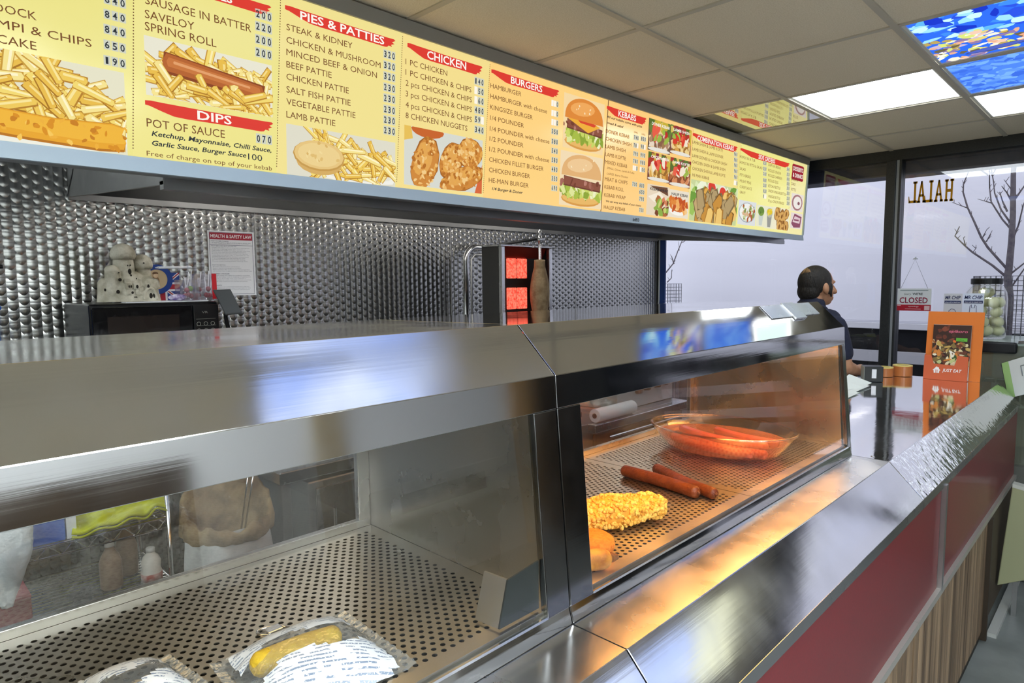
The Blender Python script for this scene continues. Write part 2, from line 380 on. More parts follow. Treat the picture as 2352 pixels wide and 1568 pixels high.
('F', 6, 'cubes', 3.1712, 0.3215, 3.7231, 0.5371, ''),
('T', 7, 'HUMUS IN A TUB', 3.7159, 0.7158, 3.9238, 0.0156, 'n'),
('T', 7, 'HUMUS IN PITTA & SALAD', 3.7209, 0.684, 4.0341, 0.0157, 'n'),
('T', 7, 'SALAD', 3.7266, 0.6484, 3.8046, 0.0157, 'n'),
('T', 7, 'PITTA BREAD', 3.7322, 0.6131, 3.8804, 0.0158, 'n'),
('T', 7, 'MUSHY PEAS', 3.7376, 0.5787, 3.8914, 0.0159, 'n'),
('T', 7, 'CURRY SAUCE', 3.743, 0.5448, 3.905, 0.0159, 'n'),
('T', 7, 'GRAVY', 3.7478, 0.5139, 3.8227, 0.016, 'n'),
('P', 7, '350', 4.038, 0.7169, 4.0884, 0.0182),
('P', 7, '550', 4.044, 0.6829, 4.0946, 0.0183),
('P', 7, '200', 4.0494, 0.6527, 4.1001, 0.0184),
('P', 7, '080', 4.0562, 0.6144, 4.107, 0.0185),
('P', 7, '200', 4.0619, 0.5828, 4.1127, 0.0186),
('P', 7, '150', 4.068, 0.5482, 4.119, 0.0186),
('P', 7, '1__', 4.0737, 0.5164, 4.1248, 0.0187),
('T', 7, 'CHIPS IN BREAD', 4.1142, 0.7159, 4.3119, 0.0162, 'n'),
('T', 7, 'PICKLED ONION', 4.1202, 0.6828, 4.3183, 0.0163, 'n'),
('T', 7, 'PICKLED GHERKIN', 4.1258, 0.6525, 4.3427, 0.0164, 'n'),
('T', 7, 'PICKLED EGG', 4.1314, 0.6215, 4.2876, 0.0164, 'n'),
('T', 7, 'KETCHUP BOTTLE', 4.1375, 0.5881, 4.3261, 0.0165, 'n'),
('T', 7, 'ONION VINEGAR BOTTLE', 4.1431, 0.558, 4.4255, 0.0166, 'n'),
('T', 7, 'VINEGAR BOTTLE', 4.1492, 0.5243, 4.337, 0.0166, 'n'),
('T', 7, '10 pcs ONION RINGS', 4.1542, 0.4969, 4.4046, 0.0167, 'n'),
('P', 7, '340', 4.4071, 0.7204, 4.4547, 0.0194),
('P', 7, '120', 4.4135, 0.6885, 4.4613, 0.0195),
('P', 7, '080', 4.4196, 0.6582, 4.4675, 0.0196),
('P', 7, '080', 4.4256, 0.6284, 4.4736, 0.0196),
('P', 7, '350', 4.4315, 0.5992, 4.4795, 0.0197),
('P', 7, '300', 4.4381, 0.5667, 4.4862, 0.0198),
('P', 7, '250', 4.4448, 0.5335, 4.493, 0.0199),
('P', 7, '280', 4.4511, 0.502, 4.4994, 0.0199),
('B', 7, 'SIDE ORDERS', 3.7176, 0.7365, 4.4515, 0.7729, 3.966, 4.2148, 'r'),
('F', 7, 'bowl', 3.7436, 0.3335, 3.9879, 0.4772, ''),
('F', 7, 'cupg', 3.9962, 0.336, 4.1316, 0.4681, ''),
('F', 7, 'cupy', 4.1219, 0.331, 4.2616, 0.469, ''),
('F', 7, 'rings', 4.2407, 0.3312, 4.5147, 0.4738, ''),
('B', 8, 'DESSERTS', 4.4965, 0.7053, 4.7045, 0.7777, 4.5161, 4.6907, 'd'),
('T', 8, 'BAKLAVA', 4.4945, 0.6678, 4.6186, 0.0168, 'n'),
('T', 8, 'CAKE', 4.5008, 0.6373, 4.5748, 0.0169, 'n'),
('T', 8, 'BOTTLE', 4.5082, 0.6018, 4.5906, 0.017, 'n'),
('F', 8, 'donut', 4.5242, 0.4697, 4.7388, 0.5876, ''),
('F', 8, 'can', 4.5378, 0.3525, 4.7469, 0.4582, ''),
('T', 9, '1493', 2.6262, 0.2879, 2.6782, 0.0152, 'd')
]
# ================================================================== SETTING
H = .841; XW = -3.03; YW = 4.92; FL = -EYE
def engine_turned():
    """sheet steel polished in overlapping swirls: staggered discs whose brushing runs round each centre"""
    mt = bpy.data.materials.new('engine_turned_steel'); mt.use_nodes = True; t = mt.node_tree; b = t.nodes['Principled BSDF']
    g = nd(t, 'NewGeometry'); sp = nd(t, 'SeparateXYZ'); t.links.new(g.outputs['Position'], sp.inputs[0])
    def M_(op, a, bb=None):
        n = nd(t, 'Math', operation=op)
        for i, q in enumerate((a, bb)):
            if q is None: continue
            if isinstance(q, (int, float)): n.inputs[i].default_value = q
            else: t.links.new(q, n.inputs[i])
        return n.outputs[0]
    u = M_('DIVIDE', sp.outputs['Y'], .034); v = M_('DIVIDE', sp.outputs['Z'], .038)
    col = M_('FLOOR', u); odd = M_('MODULO', M_('ABSOLUTE', col), 2.0)
    v2 = M_('ADD', v, M_('MULTIPLY', odd, .5))
    a = M_('SUBTRACT', M_('FRACT', u), .5); c = M_('SUBTRACT', M_('FRACT', v2), .5)
    # below the arc of the neighbouring disc the swirl belongs to the next disc down
    arc = M_('SUBTRACT', M_('MULTIPLY', M_('MULTIPLY', a, a), 1.7), .25)
    low = M_('LESS_THAN', c, arc)
    cy = M_('ADD', c, M_('SUBTRACT', .72, M_('MULTIPLY', low, -.5)))
    ang = M_('ARCTAN2', M_('MULTIPLY', a, 1.5), cy)
    cx = nd(t, 'CombineXYZ'); t.links.new(M_('COSINE', ang), cx.inputs[1]); t.links.new(M_('MULTIPLY', M_('SINE', ang), -1.0), cx.inputs[2])
    # fine ridges of the swirl and a slight dish in each disc
    r = M_('SQRT', M_('ADD', M_('MULTIPLY', a, a), M_('MULTIPLY', cy, cy)))
    # each half of a disc leans a little its own way, as the rotating pad leaves it
    sgn = M_('SUBTRACT', M_('MULTIPLY', low, 2.0), 1.0)
    tilt = nd(t, 'CombineXYZ'); tilt.inputs[0].default_value = 1.0
    half = M_('MAXIMUM', M_('MINIMUM', M_('MULTIPLY', a, 4.5), 1.0), -1.0)
    t.links.new(M_('ADD', M_('MULTIPLY', half, .11), M_('MULTIPLY', a, .14)), tilt.inputs[1]); t.links.new(M_('ADD', M_('MULTIPLY', sgn, .13), M_('MULTIPLY', c, .36)), tilt.inputs[2])
    nm = nd(t, 'VectorMath', operation='NORMALIZE'); t.links.new(tilt.outputs[0], nm.inputs[0])
    t.links.new(nm.outputs[0], b.inputs['Normal'])
    b.inputs['Base Color'].default_value = (.50, .50, .475, 1); b.inputs['Metallic'].default_value = 1; b.inputs['Roughness'].default_value = .22
    b.inputs['Anisotropic'].default_value = .45; t.links.new(cx.outputs[0], b.inputs['Tangent'])
    return mt
M_SWIRL = engine_turned()
M_TILE = P('mineral_fibre_tile', 'e4d9c4', .9, noise=(260, 'd6cab2'), bump=(300, .15))
M_TEE = P('painted_tee_bar', 'b9b2a2', .5)
M_PAINT = P('cream_wall_paint', 'cfc6b0', .8)
M_FLOOR = P('grey_floor_tile', '8f9492', .35, noise=(5, '7b807e'))
M_FRAME = P('charcoal_aluminium', '24282b', .4, noise=(120, '2d3032'))
M_SS = steel('brushed_steel', .60, .24, .5)
M_SSD = steel('dull_steel', .50, .36, .3)
M_DARK = P('black_plastic', '0d0e10', .35)
M_WHITE = P('white_card', 'eceef2', .6)

st(MB().box(XW-.1, 2.6, -3.1, YW+.05, FL-.1, FL).build('floor', M_FLOOR))
wl = st(MB().box(XW-.06, XW, -3.0, 4.9, FL, H).build('wall_left', M_SWIRL))
for i, y in enumerate((1.361, 2.567, 3.77)):
    st(MB().box(XW, XW+.002, y-.0022, y+.0022, FL+.1, .34).build('trim_%d' % (i+1), M_SSD))
st(MB().box(2.5, 2.6, -3.0, YW, FL, H).build('wall_right', P('warm_wall', 'e2e4e4', .8)))
st(MB().box(XW-.06, 2.6, -3.1, -3.0, FL, H).build('wall_back', P('brown_wall', '4a4038', .7)))
# ------------------------------------------------------------------ suspended ceiling: tees + tiles, panels let into the openings
GX, GA, GY, GB = -1.2605, .6046, 1.92, .6
OPEN = {}      # (i, j) cells that hold a panel instead of a tile
for c in [(0, 2), (1, 1), (1, 2), (1, 3), (-1, 2)]: OPEN[c] = 1
ADDED_CELLS = [(2, -3), (1, -5), (0, -6), (3, -2), (3, -5), (4, -4), (5, -3), (5, -5), (2, -6), (-2, -5)]  # lit panels added out of view to brighten the room
for c in ADDED_CELLS+[(0, -2), (1, -2), (4, 3), (4, 2), (4, 1), (4, 0)]: OPEN[c] = 1
tb = MB(); tee = MB()
for i in range(-3, 7):
    for j in range(-9, 5):
        x0 = GX+i*GA; y0 = GY+j*GB
        if (i, j) in OPEN or x0 < XW-.6 or y0 < -3.6: continue
        tb.box(max(x0+.006, XW), min(x0+GA-.006, 2.5), y0+.006, min(y0+GB-.006, YW), H+.004, H+.03)
for i in range(-2, 7): x = GX+i*GA; tee.box(x-.011, x+.011, -3, YW, H-.001, H+.006)
for j in range(-8, 5): y = GY+j*GB; tee.box(XW, 2.5, y-.011, y+.011, H, H+.007)
ce = st(tb.build('ceiling', M_TILE)); st(tee.build('trim_4', M_TEE))
st(MB().box(XW, 2.5, -3, YW, H+.2, H+.22).build('trim_5', M_PAINT))
def cell(i, j, e=.012): return GX+i*GA+e, GX+(i+1)*GA-e, GY+j*GB+e, GY+(j+1)*GB-e
# ------------------------------------------------------------------ ceiling panels
def ceiling_panel(i, j, mat, label, name='ceiling_light', cat='ceiling light', rim=True, group=None):
    x0, x1, y0, y1 = cell(i, j); t = thing(name, label, cat, ((x0+x1)/2, (y0+y1)/2, H), group)
    fr = MB(); w_ = .010
    for a in ((x0, x0+w_, y0, y1), (x1-w_, x1, y0, y1), (x0+w_, x1-w_, y0, y0+w_), (x0+w_, x1-w_, y1-w_, y1)): fr.box(*a, H+.006, H+.03)
    fr.build('frame', P('panel_frame_white', 'dcdcd6', .5), t)
    d = MB().box(x0+w_, x1-w_, y0+w_, y1-w_, H+.010, H+.016).build('diffuser', mat, t)
    return t, d
G_W = glow('lit_panel_white', (.96, .985, 1.0), PANEL_LIGHT)
G_G = glow('lit_panel_pale_green', (.86, .95, .93), PANEL_LIGHT*.17)
def cloud_panel():
    mt = bpy.data.materials.new('lit_panel_cloud'); mt.use_nodes = True; t = mt.node_tree; t.nodes.remove(t.nodes['Principled BSDF'])
    e = nd(t, 'Emission'); tc = nd(t, 'TexCoord'); n = nd(t, 'TexNoise'); n.inputs['Scale'].default_value = 5; n.inputs['Detail'].default_value = 6
    r = nd(t, 'ValToRGB'); r.color_ramp.elements[0].color = (*L('6f97f2'), 1); r.color_ramp.elements[1].color = (*L('e9f2ff'), 1)
    r.color_ramp.elements[0].position = .35; r.color_ramp.elements[1].position = .7
    t.links.new(tc.outputs['Object'], n.inputs[0]); t.links.new(n.outputs[0], r.inputs[0]); t.links.new(r.outputs[0], e.inputs[0]); e.inputs[1].default_value = 1.9
    t.links.new(e.outputs[0], t.nodes['Material Output'].inputs[0]); return mt
M_CLOUD = cloud_panel()
ceiling_panel(0, 2, G_W, 'bright white lit ceiling panel left of the blue picture panel')
ceiling_panel(1, 3, G_G, 'pale greenish lit ceiling panel with a bright rim nearest the window')
ceiling_panel(4, 3, glow('lit_panel_cream', (.96, .97, .84), 1.6), 'cream lit ceiling panel over the customer side, mirrored in the sloping apron')
for q_ in (0, 1, 2): ceiling_panel(4, q_, M_CLOUD, 'unseen sky and cloud ceiling panel added for the apron to mirror', 'picture_ceiling_panel', 'picture panel', group='added sky panels out of view')  # added unseen panels that lighten the apron's reflection
def tint_rim(i, j):
    x0, x1, y0, y1 = cell(i, j); r = MB(); a = .012; b = .035
    for q in ((x0+a, x0+b, y0+a, y1-a), (x1-b, x1-a, y0+a, y1-a), (x0+b, x1-b, y0+a, y0+b), (x0+b, x1-b, y1-b, y1-a)): r.box(*q, H+.008, H+.0095)
    return r
BY = {o['label']: o for o in bpy.data.objects if 'label' in o.keys()}
tint_rim(1, 3).build('lit_rim', glow('lit_rim_white', (1, 1, 1), 4.0), BY['pale greenish lit ceiling panel with a bright rim nearest the window'])
for k in ADDED_CELLS:
    ceiling_panel(*k, glow('lit_panel_added', (.95, .985, 1.), PANEL_LIGHT*2.2), 'lit ceiling panel added outside the view to brighten the room', group='added ceiling panels out of view')
ceiling_panel(0, -2, M_CLOUD, 'sky and cloud picture ceiling panel above the near cabinet hood', 'picture_ceiling_panel', 'picture panel', group='sky picture panels')
ceiling_panel(1, -2, M_CLOUD, 'sky and cloud picture ceiling panel on the customer side of the near hood', 'picture_ceiling_panel', 'picture panel', group='sky picture panels')
# mirror-gloss unlit acrylic panel that shows the menu board upside down
ceiling_panel(-1, 2, P('unlit_gloss_acrylic', 'bdb48f', .02, spec=1.0, coat=1., ior=1.9), 'unlit glossy ceiling panel mirroring the menu board', 'glossy_ceiling_panel', 'ceiling panel')
# ------------------------------------------------------------------ picture drawing in coloured pieces
class Pic(MB):
    def __init__(s, to, W, Hh): super().__init__(); s.to = to; s.W = W; s.H = Hh; s.k = 0; s.e = 1.5e-5
    def poly(s, pts, col):
        s.k += 1
        q = [(min(max(a, 0), s.W), min(max(b, 0), s.H)) for a, b in pts]
        s.add([s.to(a, b, s.k*s.e) for a, b in q], [tuple(range(len(q)))], L(col))
    def bg(s, col): s.poly([(0, 0), (s.W, 0), (s.W, s.H), (0, s.H)], col)
    def el(s, u, v, a, b, col, ang=0., n=16, jit=0.):
        c, d = math.cos(ang), math.sin(ang); p = []
        for k in range(n):
            t = 2*math.pi*k/n; j = 1+random.uniform(-jit, jit); x = a*math.cos(t)*j; y = b*math.sin(t)*j
            p.append((u+x*c-y*d, v+x*d+y*c))
        s.poly(p, col)
    def rect(s, u0, v0, u1, v1, col): s.poly([(u0, v0), (u1, v0), (u1, v1), (u0, v1)], col)
    def bar(s, u, v, l, w_, ang, col, dark=None, light=None):
        c, d = math.cos(ang), math.sin(ang)
        def R(x, y): return (u+x*c-y*d, v+x*d+y*c)
        def sh(k, o=0): return [R(-l/2*k, -w_/2*k+o), R(l/2*k, -w_/2*k*.8+o), R(l/2*k+w_*.2, o), R(l/2*k, w_/2*k*.8+o), R(-l/2*k, w_/2*k+o), R(-l/2*k-w_*.2, o)]
        if dark: s.poly([R(-l/2-w_*.14, -w_*.66), R(l/2+w_*.14, -w_*.6), R(l/2+w_*.2, w_*.5), R(-l/2-w_*.14, w_*.56)], dark)
        s.poly(sh(1), col)
        if light: s.poly([R(-l*.42, w_*.05), R(l*.42, w_*.02), R(l*.42, w_*.28), R(-l*.42, w_*.32)], light)
    def chips(s, n, fn, l=.06, w_=.013):
        pal = [('f3d972', 'c58f2a', 'fbeeb0'), ('eec95a', 'b5802a', 'f9e59a'), ('f6e391', 'c99b3a', 'fdf4c8'), ('e9bd4c', 'a8741f', 'f6dd8c')]
        for _ in range(n):
            u, v = random.random()*s.W, random.random()*s.H
            if not fn(u/s.W, v/s.H): continue
            c = random.choice(pal); s.bar(u, v, l*random.uniform(.6, 1.25), w_*random.uniform(.8, 1.3), random.gauss(-.25, .75), c[0], c[1], c[2])
    def specks(s, n, fn, cols, r, jit=.3):
        for _ in range(n):
            u, v = random.random()*s.W, random.random()*s.H
            if fn(u/s.W, v/s.H): s.el(u, v, r*random.uniform(.5, 1.4), r*random.uniform(.4, 1.), random.choice(cols), random.random()*3, 7, jit)
def draw(pc, kind):
    W, Hh = pc.W, pc.H
    if kind == 'fish':
        pc.bg('e6e3c8'); pc.el(W*.45, Hh*.25, W*.75, Hh*.3, 'efeee0')
        pc.chips(170, lambda u, v: .25 < v < .98-.75*max(0, u-.45), .075, .016)
        f = lambda o, a: [(W*-.05, Hh*(.08+o)), (W*.35, Hh*(.04+o)), (W*.8, Hh*(.01+o)), (W*.97, Hh*(.03+o)), (W*.99, Hh*(.15)), (W*.96, Hh*(.25-a)), (W*.98, Hh*(.33-a)), (W*.9, Hh*(.36-a)), (W*.5, Hh*(.33-a)), (W*.2, Hh*(.36-a)), (W*-.05, Hh*(.36-a))]
        pc.poly(f(0, 0), 'b9741a'); pc.poly(f(.03, .005), 'e8a62c'); pc.poly(f(.1, .02), 'f0b63a')
        pc.specks(170, lambda u, v: .05 < v < .33, ['f6c75a', 'd98f1e', 'eeb03a', 'c97f1c'], .007)
    elif kind == 'sausage':
        pc.bg('e9e6d2'); pc.chips(150, lambda u, v: abs(v-.48+.1*(u-.5)) < .44 and .05 < u < .97 and (v < .9-.2*u or v < .6), .075, .016)
        pc.bar(W*.52, Hh*.52, W*.76, .042, -.115, 'b5632e', '8a4420'); pc.bar(W*.52, Hh*.535, W*.72, .022, -.115, 'c9773c'); pc.bar(W*.5, Hh*.555, W*.6, .007, -.115, 'e3a06a')
        pc.chips(40, lambda u, v: v < .38 and .1 < u < .95, .07, .016)
    elif kind == 'pie':
        pc.bg('dfdcc9'); pc.el(W*.62, Hh*.3, W*.5, Hh*.36, 'f0efe6'); pc.el(W*.62, Hh*.33, W*.44, Hh*.3, 'e4e2d4')
        pc.chips(150, lambda u, v: u > .22 and .06 < v < .98-.55*(u-.2) and v > (u-.62)*.5+.02, .07, .014)
        pc.el(W*.27, Hh*.32, W*.2, Hh*.26, 'd5ac62'); pc.el(W*.27, Hh*.45, W*.225, Hh*.31, 'c69a4e'); pc.el(W*.27, Hh*.47, W*.215, Hh*.29, 'e6c47e'); pc.el(W*.27, Hh*.47, W*.185, Hh*.24, 'ecd08e')
        pc.specks(80, lambda u, v: (u-.27)**2/.03+(v-.47)**2/.06 < 1, ['e0bc72', 'f1d99a', 'd9b266'], .006)
    elif kind == 'chicken':
        pc.bg('d7d9cf'); pc.poly([(0, Hh*.75), (W*.1, Hh*.8), (W*.08, Hh), (0, Hh)], 'e7bf58'); pc.el(W*.28, Hh*.98, W*.2, Hh*.13, 'c8642a'); pc.poly([(W*.9, 0), (W, 0), (W, Hh*.55)], 'd8683a')
        for (u, v, a, b, g) in ((.25, .42, .15, .46, -.35), (.58, .52, .13, .36, -.55), (.82, .72, .17, .26, .3), (.72, .22, .3, .2, .35)):
            pc.el(W*u, Hh*v, W*a*1.05, Hh*b*1.04, 'a0611f', g, 20, .06); pc.el(W*u, Hh*v, W*a, Hh*b, 'd0893a', g, 20, .08); pc.el(W*(u-.02), Hh*(v+.05), W*a*.7, Hh*b*.72, 'e2a552', g, 18, .12)
            for _ in range(70):
                t = random.random()*6.28; r = math.sqrt(random.random()); x = W*a*r*math.cos(t); y = Hh*b*r*math.sin(t); c, d = math.cos(g), math.sin(g)
                pc.el(W*u+x*c-y*d, Hh*v+x*d+y*c, random.uniform(.004, .011), random.uniform(.003, .008), random.choice(['eebb6e', 'c67f30', 'b56e24', 'e5a84f', 'f2cb88']), random.random()*3, 7, .25)
    elif kind in ('burgera', 'burgerb'):
        pc.bg('f3dcb4' if kind == 'burgerb' else 'f6d9a4'); a = kind == 'burgera'
        pc.el(W*.5, Hh*.14, W*.46, Hh*.13, 'd99b4a'); pc.el(W*.5, Hh*.15, W*.44, Hh*.1, 'e9b868')
        for _ in range(60): pc.el(W*random.uniform(.06, .96), Hh*random.uniform(.2, .36), .022, .014, random.choice(['c9d567', 'a9bd48', 'dfe59a', '8fa63a', 'eef0c0']), random.random()*3, 9, .35)
        pc.bar(W*.52, Hh*.44, W*.84, Hh*.15, -.05, '8d5341', '6f3d30'); pc.specks(70, lambda u, v: .37 < v < .5, ['a5695a', '75402f', 'b87f70', '94594a'], .012)
        if a:
            pc.poly([(W*.1, Hh*.55), (W*.6, Hh*.36), (W*.9, Hh*.52), (W*.5, Hh*.62)], 'f0b03c'); pc.specks(30, lambda u, v: .3 < v < .45 and u > .5, ['e7b7bb', 'f3d5d8', 'c98a98'], .016)
            pc.poly([(W*.2, Hh*.66), (W*.4, Hh*.52), (W*.75, Hh*.5), (W*.8, Hh*.55), (W*.4, Hh*.62)], 'd94a2e')
            top, hi = 'e08a3a', 'f0a95c'
        else: top, hi = 'e3b277', 'efc995'
        pc.poly([(W*(.5+.47*math.cos(t)), Hh*(.56+.42*max(0, math.sin(t))**.8)) for t in [math.pi*k/18 for k in range(19)]], top)
        pc.el(W*.45, Hh*.78, W*.3, Hh*.13, hi, .1); pc.specks(45, lambda u, v: .7 < v < .92 and .2 < u < .8, ['fbe6bd'], .005)
    elif kind[:5] == 'kebab':
        pc.bg({'a': '6d5a4a', 'b': '7b4a3c', 'c': '8a4a3a'}[kind[5]])
        pc.specks(70, lambda u, v: v > .62, ['a83a2c', '6b7f3a', 'c9b13c', '8c2f3a', '57702e', 'd8c060'], .03)
        pc.el(W*.5, Hh*.3, W*.46, Hh*.28, 'f0dcc0'); pc.poly([(W*.02, Hh*.45), (W*.5, Hh*.7), (W*.95, Hh*.4), (W*.85, Hh*.05), (W*.15, Hh*.05)], 'eacb98')
        pc.specks(120, lambda u, v: .1 < v < .5 and .12 < u < .88, {'a': ['b08a6a', '8a6248', 'e8d6c0', 'a07850'], 'b': ['d9a44e', 'b9762e', 'efd08c', '9a6a2c'], 'c': ['8a4a2c', 'b0683c', '6c3420', 'd58a5a']}[kind[5]], .024)
        pc.specks(60, lambda u, v: .42 < v < .72 and .15 < u < .85, ['d8402c', 'e86048', '9db848', 'f2e4cc', 'c22f2a'], .024)
        pc.el(W*.5, Hh*.06, W*.5, Hh*.07, 'e7e3d8')
    elif kind == 'wrap':
        pc.bg('e8d6bc'); pc.poly([(W*.1, Hh*.95), (W*.9, Hh*.98), (W*.95, Hh*.7)], '6e4a34'); pc.poly([(W*.05, Hh*.6), (W*.55, Hh*.8), (W*.8, Hh*.6), (W*.6, Hh*.4), (W*.3, Hh*.45)], 'f5ead6')
        pc.specks(110, lambda u, v: .08 < v < .55 and .45 < u < .95, ['b06a3c', '8fae48', 'd8825a', '7a4228', 'c6d070'], .024)
    elif kind == 'halep':
        pc.bg('e9dfcb'); pc.el(W*.5, Hh*.28, W*.45, Hh*.2, 'f6f3ea'); pc.el(W*.5, Hh*.45, W*.44, Hh*.24, 'c9682c')
        pc.specks(110, lambda u, v: .28 < v < .66 and .08 < u < .92, ['e08a3c', 'f0ae60', 'c2521e', 'd8742c', 'f4c888'], .022); pc.specks(10, lambda u, v: .6 < v < .72 and .4 < u < .7, ['5c7a34'], .02)
    elif kind == 'cubes':
        pc.bg('c8d49a'); pc.specks(120, lambda u, v: v > .3, ['9ec25c', 'dbe8b4', '6f9c3c', 'eef2d6'], .04)
        for u, v in ((.42, .88), (.66, .78), (.84, .66)): pc.el(W*u, Hh*v, .055, .045, 'f0e4da', -.4); pc.el(W*u, Hh*v, .045, .036, 'd8402e', -.4)
        for _ in range(46):
            u, v = random.uniform(.1, .9), random.uniform(.08, .62); c = random.choice([('e0a94a', '9c6a24'), ('c98f3a', '7d5420'), ('b39a6c', '7d6844'), ('c4a674', '86704a'), ('efc672', 'a8762c')])
            pc.bar(W*u, Hh*v, .085, .075, random.uniform(.6, 2.2), c[0], c[1])
    elif kind == 'bowl':
        pc.bg('dcdfe0'); pc.el(W*.5, Hh*.52, W*.47, Hh*.42, 'a9b2b6'); pc.el(W*.5, Hh*.53, W*.43, Hh*.38, 'eef0ec')
        pc.specks(110, lambda u, v: (u-.5)**2/.15+(v-.53)**2/.11 < 1, ['f4f2ea', 'c9d29a', 'b0603c', '8c9a54', 'd8b28a', 'efe9dc'], .016)
    elif kind in ('cupg', 'cupy'):
        pc.bg('e9e7cc'); g = kind == 'cupg'; pc.poly([(W*.2, Hh*.75), (W*.8, Hh*.75), (W*.66, Hh*.06), (W*.34, Hh*.06)], 'c9d0c8' if g else '9a9a94')
        pc.el(W*.5, Hh*.72, W*.34, Hh*.22, '7f9c4a' if g else 'b9b9a8'); pc.el(W*.5, Hh*.76, W*.3, Hh*.14, '6a8a3e' if g else 'e2c634')
        pc.specks(20, lambda u, v: .6 < v < .9 and .25 < u < .75, ['93ae5c', '557534'] if g else ['efd85a'], .01)
    elif kind == 'rings':
        pc.bg('efe9cc')
        for _ in range(17):
            u, v = W*random.uniform(.15, .85), Hh*random.uniform(.1, .86); pc.el(u, v, .046, .036, '9a6a34', random.random()*3, 14, .1); pc.el(u, v, .041, .031, 'd9a860', random.random()*3, 14, .1); pc.el(u, v, .018, .012, '8a5c2c', random.random()*3, 10)
    elif kind == 'donut':
        pc.bg('e8dfd6'); pc.el(W*.5, Hh*.5, W*.44, Hh*.46, 'a8797c'); pc.el(W*.52, Hh*.5, W*.34, Hh*.36, 'efe8e2'); pc.el(W*.62, Hh*.47, W*.1, Hh*.1, '8a5a64')
    elif kind == 'can':
        pc.bg('e6d8d4'); pc.poly([(W*.08, Hh*.3), (W*.3, Hh*.95), (W*.92, Hh*.8), (W*.85, Hh*.1), (W*.3, Hh*.05)], '8d5068'); pc.poly([(W*.18, Hh*.4), (W*.34, Hh*.8), (W*.82, Hh*.7), (W*.78, Hh*.35)], 'dfc6cc'); pc.rect(W*.3, Hh*.5, W*.7, Hh*.6, '8d5068')
# reef picture and blue picture ceiling panels
def picture_panel(i, j, label, fn):
    x0, x1, y0, y1 = cell(i, j); t, d = ceiling_panel(i, j, glow('panel_back', 'ffffff', .8), label, 'picture_ceiling_panel', 'picture panel')
    W = x1-x0-.02; Hh = y1-y0-.02
    pc = Pic(lambda a, b, o: Vector((x0+.01+a, y1-.01-b, H+.0098-o)), W, Hh); pc.e = 6e-6
    fn(pc); pc.build('printed_picture', attr_glow('lit_ceiling_print', 1.15), t)
def reef(p):
    W, Hh = p.W, p.H; p.bg('2f6df0')
    p.specks(160, lambda u, v: v > .45, ['1636c8', '5fb4f4', '9fe0fa', '2a52e2', 'c9f2fc', '3f8cf2'], .035, .35)
    p.specks(420, lambda u, v: v < .52+.1*math.sin(u*9), ['f4efc0', 'e2d27a', 'b9a25a', 'f6f0da', 'c7b6d6', '8f78a8', 'efc7b0', 'd8e27a', '6d6448', 'fbf8e6', 'e8b090'], .022, .35)
    p.el(W*.33, Hh*.12, .1, .026, '3a4a9a', .12); p.el(W*.33, Hh*.125, .09, .02, '4f62c0', .12); p.el(W*.62, Hh*.28, .09, .045, 'e9a684', .2, 16, .15)
    p.specks(60, lambda u, v: .25 < v < .45 and .35 < u < .6, ['e6cf74', 'cfae52', 'f4e6a8'], .02); p.el(W*.75, Hh*.82, .1, .05, '1a2fd2', .2, 16, .25)
def deep(p):
    W, Hh = p.W, p.H; p.bg('4f86f2'); p.specks(240, lambda u, v: True, ['4377ea', '5f96f6', '6fa6f8', '3d6ee2', '78b0fa'], .03, .35)
    p.specks(50, lambda u, v: u > .62 and v > .2, ['a9d0f8', 'cfe6fc', '2f50c8'], .035, .35); p.el(W*.62, Hh*.9, .08, .02, '1c3494', -.3, 12, .2)
picture_panel(1, 1, 'backlit ceiling panel printed with a coral reef', reef)
picture_panel(1, 2, 'backlit ceiling panel printed with plain blue sea', deep)
# ================================================================== MENU BOARD
def BP(y, z, o=0.): return Vector((-1.792+.05*z+o, y, z-.05*o))
CAP0 = BP(0, .8)
menu = thing('menu_board', 'long backlit yellow menu board hung under the ceiling above the cabinets', 'menu board', (-1.765, 2.1, .56))
ML = -.75; MR = 4.775
hs = MB().hexa([BP(ML, .285, -.16), BP(ML, .285, -.004), BP(MR, .285, -.004), BP(MR, .285, -.16)], [BP(ML, .836, -.16), BP(ML, .836, -.004), BP(MR, .836, -.004), BP(MR, .836, -.16)])
hs.build('housing', P('grey_painted_metal', '8f9196', .45), menu)
M_BLUE = P('pale_blue_frame', 'b4c6d4', .35); M_TOPF = P('grey_frame_top', '8f8d86', .35)
MB().hexa([BP(ML, .276, -.01), BP(ML, .276, .012), BP(MR, .276, .012), BP(MR, .276, -.01)], [BP(ML, .312, -.01), BP(ML, .312, .006), BP(MR, .312, .006), BP(MR, .312, -.01)]).build('bottom_frame', M_BLUE, menu)
MB().hexa([BP(ML, .798, -.004), BP(ML, .798, .008), BP(MR, .798, .008), BP(MR, .798, -.004)], [BP(ML, .839, -.004), BP(ML, .839, .012), BP(MR, .839, .012), BP(MR, .839, -.004)]).build('top_frame', M_TOPF, menu)
MB().hexa([BP(MR-.014, .312, -.004), BP(MR-.014, .312, .010), BP(MR, .312, .010), BP(MR, .312, -.004)], [BP(MR-.014, .798, -.004), BP(MR-.014, .798, .01), BP(MR, .798, .01), BP(MR, .798, -.004)]).build('end_frame', M_BLUE, menu)
COLS = [ML, .515, .878, 1.288, 1.675, 2.399, 3.154, 3.715, 4.50, MR-.012]
PCOL = ['e9e087', 'ebe18a', 'efdf90', 'f2dc8e', 'fbd07e', 'fbcb7c', 'efdb86', 'ece68c', 'ece29c']
def sh(y, z): return y+.045*(z-.555) if 0 < y < 4.7 else y
M_INK = P('brown_print', '5a3420', .6, emit='6b3f22', es=.55); M_INKD = P('dark_print', '20262e', .6, emit='20262e', es=.4)
